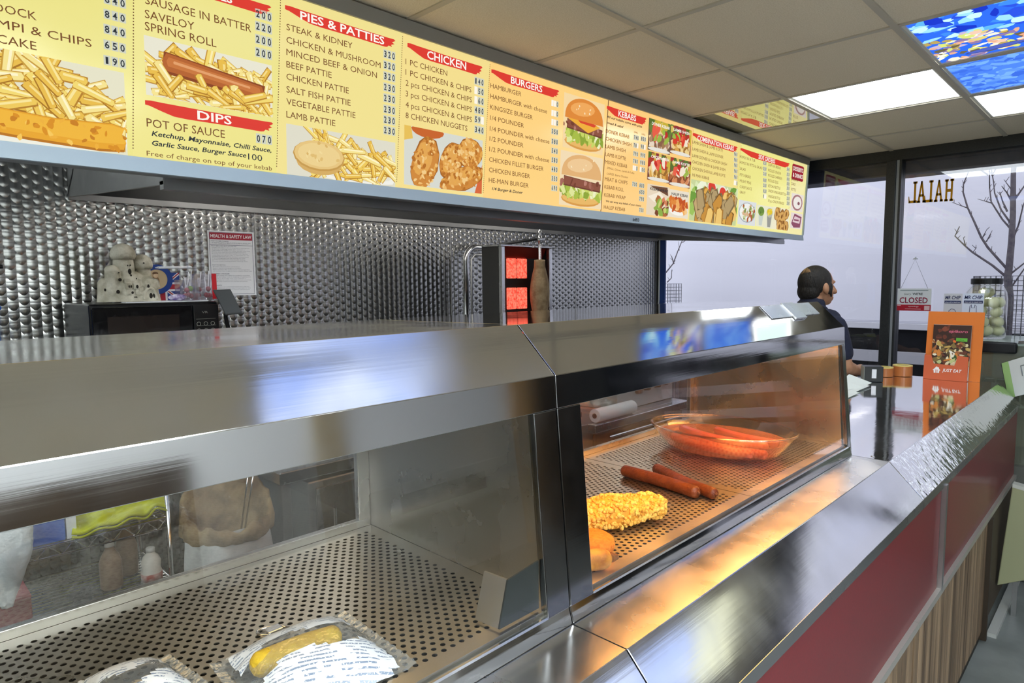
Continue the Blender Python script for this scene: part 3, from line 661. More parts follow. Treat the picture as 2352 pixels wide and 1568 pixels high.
M_DIG = P('price_tile', 'b9bcb0', .6, emit='d2d4c4', es=.95); M_RED = P('red_print', 'c02020', .6, emit='de3c30', es=1.0)
M_DRED = P('dark_red_print', '7a1420', .6, emit='9c2434', es=.9); M_WHT = P('white_print', 'e0e0d8', .6, emit='fbf6ea', es=1.05)
M_LITP = attr_glow('lit_menu_print', 1.0)
BAN = [(0, .62), (.0, .95), (.04, 1.0), (.12, .97), (.5, .93), (.9, .93), (.985, .95), (1.0, .83), (.965, .62), (.99, .5), (.955, .35), (.965, .18), (.93, .22), (.915, .05), (.89, .0), (.6, .03), (.3, .0), (.2, .05), (.12, .28), (.03, .58)]
UY, VZ = Vector((0, 1, 0)), (BP(0, 1)-BP(0, 0)).normalized()
for c in range(9):
    a, b = COLS[c], COLS[c+1]
    pn = MB().hexa([BP(sh(a, .31), .31, -.004), BP(sh(a, .31), .31, 0), BP(sh(b, .31), .31, 0), BP(sh(b, .31), .31, -.004)], [BP(sh(a, .80), .80, -.004), BP(sh(a, .80), .80, 0), BP(sh(b, .80), .80, 0), BP(sh(b, .80), .80, -.004)])
    mp = P('backlit_acrylic_%d' % c, tuple(v*.25 for v in (int(PCOL[c][0:2], 16)/255, int(PCOL[c][2:4], 16)/255, int(PCOL[c][4:6], 16)/255)), .18, emit=PCOL[c], es=1.0)
    panel = pn.build('menu_panel', mp, menu)
    dots = MB()
    if c not in (4, 8):
        z = .33
        while z < .79 and c < 8: y = sh(b, z); dots.quad(BP(y-.0012, z, .0008), BP(y+.0012, z, .0008), BP(y+.0012, z+.003, .0008), BP(y-.0012, z+.003, .0008)); z += .007
    elif c == 4: dots.quad(BP(sh(b, .31)-.002, .31, .0008), BP(sh(b, .31)+.003, .31, .0008), BP(sh(b, .80)+.003, .80, .0008), BP(sh(b, .80)-.002, .80, .0008))
    if dots.v: dots.build('dotted_divider' if c != 4 else 'panel_joint', M_INK, panel)
    K_INK, K_DK, K_TILE, K_BLANK, K_RED, K_DRED, K_WH = (L(q) for q in ('774a28', '2a3038', 'cfd2c2', 'fbf6ea', 'de3c30', '9c2434', 'fdf8ee'))
    for it in BOARD:
        if it[1] != c: continue
        q = MB()
        if it[0] == 'T':
            _, _, s, y0, z0, y1, cap, stl = it
            put(q, s, BP(y0, z0, .0012), UY, VZ, y1-y0, cap, 'b' in stl, 'i' in stl, K_DK if ('b' in stl or 'd' in stl) else K_INK)
            q.build('menu_line', M_LITP, panel)
        elif it[0] == 'P':
            _, _, s, y0, z0, y1, cap = it; n = len(s); wd = (y1-y0)/n
            for k, chh in enumerate(s):
                o = y0+k*wd
                q.quad(BP(o+wd*.06, z0-cap*.2, .0009), BP(o+wd*.94, z0-cap*.2, .0009), BP(o+wd*.94, z0+cap*1.25, .0009), BP(o+wd*.06, z0+cap*1.25, .0009), K_BLANK if chh == '_' else K_TILE)
                if chh != '_': put(q, chh, BP(o+wd*(.3 if chh == '1' else .2), z0, .0014), UY, VZ, wd*(.35 if chh == '1' else .58), cap, True, False, K_DK)
            q.build('price_label', M_LITP, panel)
        elif it[0] == 'B':
            _, _, s, y0, z0, y1, z1, t0, t1, cl = it
            if cl == 'd':
                q.add([BP(y0+(y1-y0)*u, z0-.03+(z1-z0+.03)*v, .0009) for u, v in ((0, .08), (.08, 0), (.92, 0), (1, .08), (.97, .5), (1, .92), (.92, 1), (.08, 1), (0, .92), (.03, .5))], [tuple(range(10))], K_DRED)
                put(q, 'DESSERTS', BP(t0, z0+(z1-z0)*.42, .0016), UY, VZ, t1-t0, .026, True, False, K_WH); put(q, '& DRINKS', BP(t0, z0-.012, .0016), UY, VZ, t1-t0, .026, True, False, K_WH)
            else:
                q.add([BP(y0+(y1-y0)*u, z0+(z1-z0)*v, .0009) for u, v in BAN], [tuple(range(len(BAN)))], K_RED)
                put(q, s, BP(t0, z0+(z1-z0)*.16, .0016), UY, VZ, t1-t0, (z1-z0)*.68, True, False, K_WH)
            q.build('red_banner', M_LITP, panel)
        elif it[0] == 'F':
            _, _, kind, y0, z0, y1, z1, capt = it
            pc = Pic(lambda u, v, o, y0=y0, z0=z0: BP(y0+u, z0+v, .0008+o), y1-y0, z1-z0); draw(pc, kind)
            if capt: put(pc, capt, BP(y0+(y1-y0)*.1, z1-.028, .0045), UY, VZ, (y1-y0)*.8, .013, True, False, K_WH if kind[:5] == 'kebab' else K_DK)
            pc.build('food_photo', M_LITP, panel)
nb = MB(); it = [i for i in BOARD if i[1] == 9][0]; put(nb, it[2], BP(it[3], it[4]-.004, .0145), UY, VZ, it[5]-it[3], it[6], True); nb.build('number_sticker', M_INKD, menu)
# ================================================================== EXTRACT CANOPY over the back wall
can = thing('extract_canopy', 'grey steel extract canopy along the back wall under the menu board', 'extractor hood', (-2.4, 2.8, .3))
M_CAN = steel('canopy_steel', .30, .38, .2, rvar=.1, wave=(9, .1))
cy0, cy1 = .62, 4.86
MB().slab([(-1.95, cy0, .275), (-1.95, cy1, .275), (-1.95, cy1, .80), (-1.95, cy0, .80)], (.012, 0, 0)).build('front_panel', M_CAN, can)
MB().slab([(XW+.004, cy0, .345), (XW+.004, cy1, .345), (XW+.30, cy1, .56), (XW+.30, cy0, .56)], (0, 0, .012)).build('rear_baffle', M_CAN, can)
MB().slab([(XW+.28, cy0, .55), (XW+.28, cy1, .55), (-1.95, cy1, .55), (-1.95, cy0, .55)], (0, 0, .012)).build('filter_deck', M_CAN, can)
MB().box(XW+.004, XW+.022, cy0, cy1, .335, .385).build('rear_lip', M_CAN, can)
MB().slab([(XW+.02, cy0, .345), (-1.95, cy0, .275), (-1.95, cy0, .80), (XW+.02, cy0, .80)], (0, .012, 0)).build('end_panel', M_CAN, can)
MB().slab([(XW+.02, cy1, .345), (-1.95, cy1, .275), (-1.95, cy1, .80), (XW+.02, cy1, .80)], (0, .012, 0)).build('end_panel', M_CAN, can)
for y in (1.0, 2.1, 3.2): MB().box(-2.46, -2.34, y, y+.75, .53, .548).build('canopy_light', glow('canopy_lamp_glow', (1., .98, .95), 11.), can)
MB().box(-1.965, -1.935, cy0, cy1, .262, .285).build('front_lip', M_CAN, can)
# ================================================================== WINDOW WALL + OUTSIDE
st(MB().box(-3.1, 2.55, YW-.03, YW+.05, .775, H+.06).build('trim_6', M_FRAME, bevel=.003))
st(MB().box(-1.283, -1.224, YW-.05, YW+.05, FL, .775).build('trim_7', M_FRAME, bevel=.004))
st(MB().box(-1.224, -1.205, YW-.04, YW+.04, FL, .775).build('trim_8', P('pale_gasket', '9aa0a6', .35), bevel=.002))
st(MB().box(-1.205, -1.192, YW-.05, YW+.05, FL, .775).build('trim_9', M_FRAME))
st(MB().box(.55, .61, YW-.05, YW+.05, FL, .775).build('trim_10', M_FRAME))
st(MB().box(-3.1, 2.55, YW-.05, YW+.05, FL, FL+.28).build('trim_11', M_FRAME))
M_PANE = glass('window_pane', (.97, .98, 1.), .035)
for k, (a, b) in enumerate(((-2.95, -1.283), (-1.192, .55), (.61, 2.5))):
    st(MB().box(a, b, YW-.003, YW+.003, FL+.28, .775).build('window_%d' % (k+1), M_PANE))
# wall end: rounded blue-edged return with pale and black strips
def corner(y, r, w_, x):   # strip that runs down and curls left at the foot
    p = [(x, y, .6), (x, y, -.17)]+[(x-.10*(1-math.cos(t)), y, -.17-.10*math.sin(t)) for t in [math.pi/2*k/8 for k in range(1, 9)]]
    return p
def strip(pts, w_, d):
    mb = MB(); n = len(pts)
    for i in range(n-1):
        a, b = Vector(pts[i]), Vector(pts[i+1]); da = (b-a).normalized(); nn = Vector((da.z, 0, -da.x))
        mb.hexa([a-nn*w_, a+nn*w_, a+nn*w_+Vector((0, d, 0)), a-nn*w_+Vector((0, d, 0))], [b-nn*w_, b+nn*w_, b+nn*w_+Vector((0, d, 0)), b-nn*w_+Vector((0, d, 0))])
    return mb
st(strip(corner(4.893, 0, 0, -2.982), .024, .02).build('trim_12', P('deep_blue_edge', '1d3f84', .35)))
st(strip(corner(4.890, 0, 0, -3.012), .0055, .02).build('trim_13', P('pale_edge', 'd6dadd', .4)))
st(strip(corner(4.888, 0, 0, -3.024), .0065, .02).build('trim_14', M_DARK))
# shutter box seen through the top of the panes
sb = thing('shutter_box', 'dark grey roller shutter box outside across the window top', 'shutter box', (-.5, 5.1, .75))
MB().box(-4, 2.6, YW+.06, YW+.3, .695, .95).build('casing', P('dark_slate_metal', '3d3d47', .6, noise=(14, '2c2f3c')), sb, bevel=.004)
MB().box(-4, 2.6, YW+.055, YW+.062, .69, .699).build('bottom_lath', P('slate_lath', '55555f', .5), sb)
st(MB().box(-30, 30, YW+.05, 30, FL-.12, FL-.02).build('ground', P('wet_asphalt', '4a4c50', .6, noise=(3, '3a3c40'))))
lo = thing('lorry', 'long pale grey box lorry parked outside the window', 'lorry', (-2, 9.2, FL-.02))
M_LO = P('lorry_pale_paint', 'e2e2ea', .55, noise=(1.2, 'dedee6'), stretch=(.3, 1, 4))
MB().box(-13, 6, 8.0, 10.4, -.49, 3.2).build('box_body', M_LO, lo, bevel=.03)
MB().box(-13, 6, 7.985, 8.03, -.555, -.485).build('bottom_rail', P('lorry_rail', 'c9c9cf', .4), lo, bevel=.006)
MB().box(-12.8, 5.9, 8.25, 10.2, -1.35, -.52).build('chassis', P('black_chassis', '0b0d12', .7, noise=(8, '15181e')), lo)
MB().box(-12.5, 5.5, 8.02, 8.06, -.93, -.80).build('side_guard', P('guard_grey', 'a9a9ae', .4), lo, bevel=.005)
MB().box(-12.5, 5.5, 8.02, 8.06, -1.25, -1.12).build('side_guard', P('guard_grey', 'a9a9ae', .4), lo, bevel=.005)
for x in (-10, -8.6, 1.5, 2.9):
    MB().tube([(x, 8.1, -1.13), (x, 8.4, -1.13)], .48, 28).build('wheel', P('tyre', '101114', .8), lo, bevel=.03)
M_BARK = P('twig_bark', '6a6468', .8, noise=(30, '57515a'))
TREE = dict(trunk=([(-.84, FL), (-.844, -.18), (-.866, .015), (-.86, .08), (-.854, .305), (-.856, .545), (-.869, .863), (-.871, 1.3), (-.86, 1.9)], .034, .014),
 br=[[(-.876, .007), (-.976, .107), (-1.125, .227), (-1.183, .288), (-1.258, .375), (-1.226, .457)], [(-.872, .072), (-1.017, .264), (-1.069, .357), (-1.123, .492), (-1.177, .62), (-1.215, .755), (-1.215, .83), (-1.19, .901), (-1.178, .957)],
 [(-1.177, .616), (-1.285, .671)], [(-.858, .405), (-.929, .502), (-1.009, .654), (-1.035, .778), (-1.02, .881), (-1.024, 1.1)], [(-.869, .466), (-.94, .583), (-.996, .733), (-1.018, .84), (-1.03, 1.05)], [(-.849, .663), (-.792, .768), (-.70, .95)],
 [(-.843, .336), (-.816, .446), (-.784, .602), (-.74, .8)], [(-.847, .031), (-.76, .118), (-.6, .3)], [(-.844, -.098), (-.757, .062), (-.68, .2)], [(-.871, .649), (-.907, .724), (-.939, .779)], [(-.88, .753), (-.932, .838)], [(-1.009, .646), (-1.105, .687)],
 [(-1.02, .881), (-.978, .963)], [(-1.047, .892), (-1.139, .972), (-1.2, 1.1)], [(-.896, .564), (-.933, .655), (-.947, .728)], [(-1.059, .352), (-1.028, .42)], [(-1.03, .314), (-.991, .409)], [(-1.125, .223), (-1.106, .268)], [(-1.183, .288), (-1.193, .359)]])
def tree(label, dx, T, y=7.0):
    t = thing('bare_tree', label, 'tree', (T['trunk'][0][0][0]+dx, y, FL-.02), 'young bare street trees')
    pts, r0, r1 = T['trunk']; n = len(pts)
    mb = MB().tube([(x+dx, y, z) for x, z in pts], [r0+(r1-r0)*i/(n-1) for i in range(n)], 10); mb.build('trunk', M_BARK, t, smooth=True)
    for i, b in enumerate(T['br']):
        bm = MB(); q = [(x+dx, y+(random.uniform(-.16, .16) if i > 1 else -.05)*k/len(b)-.0, z) for k, (x, z) in enumerate(b)]
        ra = .0105 if i < 2 else .008 if len(b) > 2 else .005
        bm.tube(q, [ra*(1-.65*k/(len(q)-1)) for k in range(len(q))], 6)
        for k in range(1, len(q)):
            for _ in range(2):
                f = random.random(); a = Vector(q[k-1]).lerp(Vector(q[k]), f); d = Vector((random.uniform(-1, 1), random.uniform(-.5, .5), 1)).normalized()*random.uniform(.02, .05)
                bm.tube([a, a+d], [.003, .002], 5)
        bm.build('branch', M_BARK, t)
tree('bare young tree outside the right-hand window pane', 0, TREE)
T2 = dict(trunk=([(-4.33, FL), (-4.33, .0), (-4.32, .6), (-4.3, 1.6)], .03, .012), br=[[(-4.325, -.02), (-4.208, .103), (-4.108, .206), (-4.04, .36), (-3.972, .496), (-3.94, .62)], [(-4.108, .2), (-4.13, .3)], [(-4.04, .36), (-4.075, .43)], [(-4.0, .45), (-3.93, .5)], [(-4.2, -.02), (-4.17, .03), (-4.14, .13)]])
tree('bare tree whose thin branch shows beside the blue-edged wall end', 0, T2)
def guard(label, x0, x1, z1, y):
    t = thing('tree_guard', label, 'tree guard', ((x0+x1)/2, y, FL-.02)); mb = MB(); r = .0035; d = .32
    for yy in (y-d/2, y+d/2):
        n = int((x1-x0)/.036)
        for k in range(n+1): x = x0+(x1-x0)*k/n; mb.box(x-.002, x+.002, yy-.002, yy+.002, FL-.02, z1)
        z = z1
        while z > -.9: mb.box(x0, x1, yy-.002, yy+.002, z-.004, z); z -= .042
    for xx in (x0, x1):
        for k in range(9): yy = y-d/2+d*k/8; mb.box(xx-.002, xx+.002, yy-.002, yy+.002, FL-.02, z1)
        z = z1
        while z > -.9: mb.box(xx-.002, xx+.002, y-d/2, y+d/2, z-.004, z); z -= .042
    mb.build('wire_mesh', P('galvanised_wire', '77777f', .4, .8), t)
    for xx in (x0, x1): MB().tube([(xx, y-d/2, FL-.02), (xx, y-d/2, z1)], .006, 8).build('post', P('galvanised_wire', '77777f', .4, .8), t)
guard('wire mesh guard round the tree behind the egg jar', -1.08, -.62, .016, 7.0)
guard('wire mesh guard round the tree beside the wall end', -4.55, -4.093, -.036, 7.0)
def vinyl():
    mt = bpy.data.materials.new('gold_vinyl'); mt.use_nodes = True; t = mt.node_tree; b = t.nodes['Principled BSDF']; b.inputs['Base Color'].default_value = (*L('d8ae1e'), 1); b.inputs['Roughness'].default_value = .4
    tl = nd(t, 'BsdfTranslucent'); tl.inputs[0].default_value = (*L('f0c838'), 1); m = nd(t, 'MixShader'); m.inputs[0].default_value = .75; t.links.new(b.outputs[0], m.inputs[1]); t.links.new(tl.outputs[0], m.inputs[2]); t.links.new(m.outputs[0], t.nodes['Material Output'].inputs[0]); return mt
# halal lettering stuck on the glass, read from outside
hl = MB()
def slab_letter(kind, x, w_, z, h, mirror=True):
    # simple slab-serif capitals drawn as bars; coordinates run right-to-left as seen from inside
    s = w_*.24; f = h*.13
    def R(u0, v0, u1, v1): hl.box(x-u0*w_, x-u1*w_, YW-.0052, YW-.0034, z+v0*h, z+v1*h)
    def Q(p): hl.prism([(x-u*w_, z+v*h) for u, v in p], 'y', YW-.0052, YW-.0034)
    if kind == 'H':
        R(.10, 0, .32, 1); R(.68, 0, .90, 1); R(.3, .42, .7, .56)
        for u in (0, .58): R(u, 0, u+.42, .1); R(u, .9, u+.42, 1)
    if kind == 'A':
        Q([(.08, 0), (.30, 0), (.60, 1), (.42, 1)]); Q([(.70, 0), (.94, 0), (.60, 1), (.44, 1)]); R(.26, .28, .76, .39); R(0, 0, .36, .1); R(.6, 0, 1.02, .1)
    if kind == 'L':
        R(.12, 0, .36, 1); R(0, .9, .48, 1); R(0, 0, .9, .12); Q([(.78, 0), (.95, 0), (.98, .32), (.9, .32)])
xs = [(-.907, 'H'), (-.962, 'A'), (-1.018, 'L'), (-1.058, 'A'), (-1.108, 'L')]
for x, k in xs: slab_letter(k, x, .049, .489-(x+1.03)*.03, .138)
tag(hl.build('window_lettering', vinyl()), 'gold HALAL lettering on the window glass, seen reversed', 'lettering')
# closed sign
cs = thing('hanging_sign', 'white and red CLOSED sign hanging on a cord inside the window', 'sign', (-1.09, YW-.03, -.14)); yS = YW-.03
MB().box(-1.188, -.994, yS-.002, yS+.002, -.212, -.066).build('board', P('white_sign_card', 'e4eaf0', .4), cs)
rb = MB().box(-1.188, -.994, yS-.0032, yS-.002, -.212, -.172); rb.build('red_band', P('sign_red', 'b4122c', .5), cs)
bl = MB().box(-1.172, -1.012, yS-.0035, yS-.002, -.0795, -.0765); bl.build('top_slot', P('slot_grey_blue', '5f7f86', .5), cs)
t1 = MB(); put(t1, 'Sorry', (-1.148, yS-.0035, -.108), (1, 0, 0), (0, 0, 1), .04, .012, False, True); put(t1, "WE'RE", (-1.1, yS-.0035, -.108), (1, 0, 0), (0, 0, 1), .058, .014, True); t1.build('small_lettering', P('ink_teal', '2c3c42', .6), cs)
t1 = MB(); put(t1, 'CLOSED', (-1.174, yS-.0035, -.161), (1, 0, 0), (0, 0, 1), .162, .036, True); t1.build('large_lettering', P('ink_maroon', '8e1440', .6), cs)
t1 = MB(); put(t1, 'openings', (-1.122, yS-.004, -.187), (1, 0, 0), (0, 0, 1), .06, .008, True); t1.box(-1.185, -1.165, yS-.0042, yS-.0035, -.18, -.176); t1.box(-1.03, -1.0, yS-.0042, yS-.0035, -.206, -.178); t1.box(-1.14, -1.05, yS-.0042, yS-.0035, -.2015, -.199); t1.build('band_lettering', P('band_print_pink', 'e9c6cc', .6), cs)
MB().tube([(-1.17, yS, -.066), (-1.094, yS, .126), (-1.016, yS, -.066)], .0013, 6).build('cord', P('cord_grey', '8d8f98', .7), cs)
MB().lathe([(.0, -.004), (.016, -.004), (.013, .002), (.004, .006), (.004, .012), (0, .012)], (-1.094, yS+.006, .128), 14).build('suction_hook', P('clear_grey', 'b9c0ca', .3), cs)
# ================================================================== COUNTER AND HOT CABINETS
M_CNT = steel('counter_steel', .74, .12, .3, rvar=.05, wave=(5, .04))
M_FOIL = steel('wavy_steel', .85, .05, 0, rvar=.02, wave=(26, .22), scratch=.0)
M_TOP = steel('mirror_steel', .9, .07, 0, rvar=.03, wave=(7, .05))
M_HOOD = steel('hood_steel', .62, .15, .55, rvar=.07, scratch=.05)
M_FASC = steel('fascia_steel', .55, .075, .2, rvar=.035)
M_POST = steel('post_steel', .24, .16, .2, rvar=.06)
M_INN = steel('inner_steel', .44, .30, .3, rvar=.1, wave=(8, .05))
M_TRAY = steel('tray_steel', (.62, .58, .50), .34, 0, rvar=.08)
M_PAN = P('dark_pan', '1d1a17', .5, .6)
LX = -.5275; ZL = -.55; SEAM = .777; YE = 2.16; YC = 4.19
# profile: cabinet base (-.63) -> ledge -> apron -> drip edge -> front panel
ctr = thing('serving_counter', 'long serving counter with steel ledge, red panels and wood slat front', 'counter', (-.55, 1.6, FL))
def ledge(y0, y1, x0, mat, name): return MB().sheet([(LX, ZL), (x0, ZL)], .004, y0, y1)
g = .0015
for (a, b, mt) in ((-.9, SEAM-g, M_CNT), (SEAM+g, YE-g, M_CNT)):
    MB().sheet([(LX, ZL), (-.66, ZL)], .006, a, b).build('steel_ledge', steel('ledge_steel', .8, .27, .5), ctr)
MB().sheet([(LX, ZL), (-1.11, ZL)], .006, YE+g, YC).build('worktop', M_TOP, ctr)
for (a, b, mt) in ((-.9, SEAM-g, M_CNT), (SEAM+g, YE-g, M_CNT), (YE+g, YC-.02, M_FOIL)):
    MB().sheet([(-.433, -.648), (LX+.001, ZL-.0005)], .006, a, b).build('sloping_apron', mt, ctr, bevel=.001)
    MB().box(-.4415, -.433, a, b, -.676, -.647).build('apron_lip', steel('lip_steel', .5, .25), ctr)
MB().sheet([(-.433, -.648), (LX+.001, ZL-.0005)], .006, YC-.018, YC).build('end_cap', M_CNT, ctr)
MB().lathe([(.0, .004), (.004, .003), (.005, 0)], (-.455, YC-.009, -.62), 10).build('screw', M_DARK, ctr)
MB().lathe([(.0, .002), (.005, .0015), (.006, 0)], (-.58, YE+.03, ZL), 12).build('screw', M_SSD, ctr)
M_REDP = P('dark_red_laminate', '7a2227', .34, noise=(180, '722227'), coat=.15)
def panel(y0, y1): MB().box(-.452, -.442, y0, y1, -1.022, -.67).build('red_panel', M_REDP, ctr)
panel(-.9, 2.452-.004); panel(2.476, YC-.01)
MB().box(-.446, -.428, 2.451, 2.476, -1.03, -.672).build('divider_strip', M_SSD, ctr)
MB().box(-.446, -.429, -.9, 2.155, -1.045, -1.022).build('edge_strip', P('pale_edge_strip', 'b9b6ae', .35, .4), ctr)
MB().box(-.446, -.429, 2.159, YC-.01, -1.045, -1.022).build('edge_strip', P('pale_edge_strip', 'b9b6ae', .35, .4), ctr)
def slats():
    mt = bpy.data.materials.new('wood_slat_laminate'); mt.use_nodes = True; t = mt.node_tree; b = t.nodes['Principled BSDF']
    tc = nd(t, 'TexCoord'); mp = nd(t, 'Mapping'); mp.inputs['Scale'].default_value = (1, 26, .8); n = nd(t, 'TexNoise'); n.inputs['Scale'].default_value = 1.3; n.inputs['Detail'].default_value = 6
    r = nd(t, 'ValToRGB'); r.color_ramp.elements[0].color = (*L('5a4632'), 1); r.color_ramp.elements[1].color = (*L('ad9273'), 1); r.color_ramp.elements[0].position = .36; r.color_ramp.elements[1].position = .66
    t.links.new(tc.outputs['Object'], mp.inputs[0]); t.links.new(mp.outputs[0], n.inputs[0]); t.links.new(n.outputs[0], r.inputs[0]); t.links.new(r.outputs[0], b.inputs['Base Color']); b.inputs['Roughness'].default_value = .5; return mt
M_SLAT = slats()
for (a, b) in ((-.9, 2.15), (2.16, 3.40)):
    mb = MB(); y = a
    while y < b-.01: mb.box(-.452, -.437, y, min(y+.056, b), -1.56, -1.045); y += .0585
    mb.build('wood_panel', M_SLAT, ctr, bevel=.002)
MB().box(-.50, -.448, -.9, 3.42, -1.62, -1.56).build('plinth', P('dark_plinth', '2b2722', .6), ctr)
MB().prism([(-1.0, -1.60), (-.456, -1.60), (-.456, -.69), (-.55, -.575), (-1.0, -.575)], 'y', -.9, YC-.01).build('carcass', P('carcass_grey', '5d5b57', .6), ctr)
MB().box(-.455, -.44, 3.43, YC-.02, FL+.06, -1.05).build('recess_panel', P('recess_brown', '4d4234', .7), ctr)
MB().box(-.452, -.42, 3.40, 3.425, -1.6, -1.045).build('end_batten', P('batten_dark', '3a3025', .6), ctr)

def perforated(x0, x1, y0, y1, z, px=.0125, py=.0165, r=.0043, border=.018):
    mb = MB(); nx = int((x1-x0-2*border)/px); ny = int((y1-y0-2*border)/py)
    ax0 = (x0+x1)/2-nx*px/2; ay0 = (y0+y1)/2-(ny*py)/2
    for i in range(nx):
        off = py/2 if i % 2 else 0; cx = ax0+(i+.5)*px
        n_ = ny-1 if i % 2 else ny
        a0 = ay0+off
        for j in range(n_):
            cy = a0+(j+.5)*py; o = [(-1, -1), (0, -1), (1, -1), (1, 0), (1, 1), (0, 1), (-1, 1), (-1, 0)]
            v = [(cx+a*px/2, cy+b*py/2, z) for a, b in o]+[(cx+r*math.cos(-2.356+k*.7854), cy+r*1.0*math.sin(-2.356+k*.7854), z) for k in range(8)]
            v += [(p[0], p[1], z-.0012) for p in v[8:]]
            mb.add(v, [(k, (k+1) % 8, 8+(k+1) % 8, 8+k) for k in range(8)]+[(8+k, 8+(k+1) % 8, 16+(k+1) % 8, 16+k) for k in range(8)])
        if i % 2: mb.quad((cx-px/2, ay0, z), (cx+px/2, ay0, z), (cx+px/2, a0, z), (cx-px/2, a0, z)); mb.quad((cx-px/2, a0+n_*py, z), (cx+px/2, a0+n_*py, z), (cx+px/2, ay0+ny*py, z), (cx-px/2, ay0+ny*py, z))
    X0, X1, Y0, Y1 = ax0, ax0+nx*px, ay0, ay0+ny*py
    for q in ((x0, x1, y0, Y0), (x0, x1, Y1, y1), (x0, X0, Y0, Y1), (X1, x1, Y0, Y1)): mb.quad((q[0], q[2], z), (q[1], q[2], z), (q[1], q[3], z), (q[0], q[3], z))
    for q in (((x0, y0), (x1, y0)), ((x1, y0), (x1, y1)), ((x1, y1), (x0, y1)), ((x0, y1), (x0, y0))): mb.quad((*q[0], z), (*q[1], z), (*q[1], z-.012), (*q[0], z-.012))
    return mb
ZT = -.513
HP = [(-.6635, -.202), (-.667, -.1485), (-.749, -.0709), (-1.165, -.0765), (-1.165, -.13)]   # hood sheet, front fascia to back
def cabinet(label, y0, y1, gy0, gy1, trays, heat, hx):
    t = thing('hot_cabinet', label, 'hot food cabinet', (-.9, (y0+y1)/2, ZL))
    a, b = y0+.0012, y1-.0012
    MB().sheet([HP[1], HP[0]], -.006, a, b).build('fascia', M_FASC, t, bevel=.0008)
    MB().sheet(HP[1:], .0018, a, b).build('hood', M_HOOD if y0 < 0 else steel('glossy_hood_steel', .62, .07, 0, rvar=.03, wave=(5, .02)), t, bevel=.0013, seg=3)
    MB().box(-1.16, -.672, a, b, -.165, -.160).build('hood_lining', M_INN, t)
    MB().slab([(-.6375, a, -.522), (-.6375, b, -.522), (-.630, b, ZL+.001), (-.630, a, ZL+.001)], (-.012, 0, 0)).build('bottom_rail', M_FASC, t, bevel=.0015)
    gp = lambda y, z, o=0: Vector((-.6635+(-.202-z)*.0874+o, y, z))
    for (p, q) in ((a, gy0), (gy1, b)):
        if q-p > .004: MB().slab([gp(p, -.522), gp(q, -.522), gp(q, -.2025), gp(p, -.2025)], (-.014, 0, 0)).build('front_post', M_POST, t, bevel=.0015)
    MB().slab([gp(gy0, -.5215, -.005), gp(gy1, -.5215, -.005), gp(gy1, -.2025, -.005), gp(gy0, -.2025, -.005)], (-.004, 0, 0)).build('front_glass', glass('cabinet_glass', (.97, .975, .97), .035, bump=(3, .02)), t)
    fr = MB(); w_ = .0025
    fr.slab([gp(gy0, -.522, .001), gp(gy1, -.522, .001), gp(gy1, -.518, .001), gp(gy0, -.518, .001)], (-.004, 0, 0)); fr.build('glass_bead', steel('bead_steel', .8, .15), t)
    # ends, back opening, base
    for (p, q) in ((a, a+.03), (b-.032, b)): MB().prism([(-1.158, ZL+.003), (-.65, ZL+.003), (-.676, -.1655), (-1.158, -.1655)], 'y', p, q).build('end_wall', M_INN, t)
    bk = MB(); bk.box(-1.172, -1.157, a+.03, b-.032, ZL+.003, -.497); bk.box(-1.172, -1.157, a+.03, b-.032, -.245, -.135)
    for y in (a+.03, b-.06): bk.box(-1.172, -1.157, y, y+.028, -.497, -.245)
    bk.build('back_frame', M_SS, t, bevel=.001)
    MB().box(-1.167, -1.163, a+.058, b-.06, -.497, -.245).build('back_glass', glass('back_glass', (.9, .91, .92), .05, haze=(.02, 'b0b0b0')), t)
    MB().box(-1.157, -.64, a+.03, b-.032, ZL+.003, ZL+.010).build('drip_pan', M_PAN, t)
    for (p, q) in trays: perforated(-1.156, -.645, p, q, ZT).build('perforated_tray', M_TRAY, t)
    if heat:
        MB().box(hx-.105, hx, a+.08, b-.06, -.186, -.178).build('heat_or_fill_strip', heat, t, bevel=.002)  # real heat lamp in the far cabinet, added fill strip in the near one
        MB().sheet([(hx+.01, -.170), (hx-.135, -.170)], .003, a+.06, b-.04).build('lamp_reflector', M_SS, t)
    return t
cabL = cabinet('near steel hot cabinet holding two wrapped packets, with an added dim fill strip', -.75, SEAM, -.70, .7225, [(-.70, -.262), (-.26, .743)], glow('near_fill_glow', (1., .86, .62), HEAT*.42), -.93)  # dim strip added under the near hood to light the tray
cabR = cabinet('far steel hot cabinet with warm orange light and fried food inside', SEAM, YE, .838, 2.134, [(.81, 1.466), (1.469, 2.126)], glow('heat_lamp_glow', (1., .68, .34), HEAT*2.5), -.695)
# thin end cheek of the far cabinet
MB().prism([(-1.165, ZL+.001), (-.632, ZL+.001), (-.6655, -.2), (-.668, -.149), (-.750, -.0714), (-1.165, -.077)], 'y', YE-.0012, YE+.004).build('end_cheek', M_FASC, cabR)
# dark sneeze plate inside the near cabinet corner
cp = thing('corner_plate', 'dark clipped metal plate standing in the near cabinet front corner', 'metal plate', (-.66, .675, ZT))
MB().prism([(.633, -.509), (.72, -.509), (.72, -.432), (.652, -.440)], 'x', -.6555, -.6525).build('plate', P('dark_plate', '2b2f2e', .3), cp)
MB().slab([(-.6555, .633, -.509), (-.70, .628, -.509), (-.70, .648, -.440), (-.6555, .652, -.440)], (0, .003, 0)).build('folded_edge', M_SSD, cp)
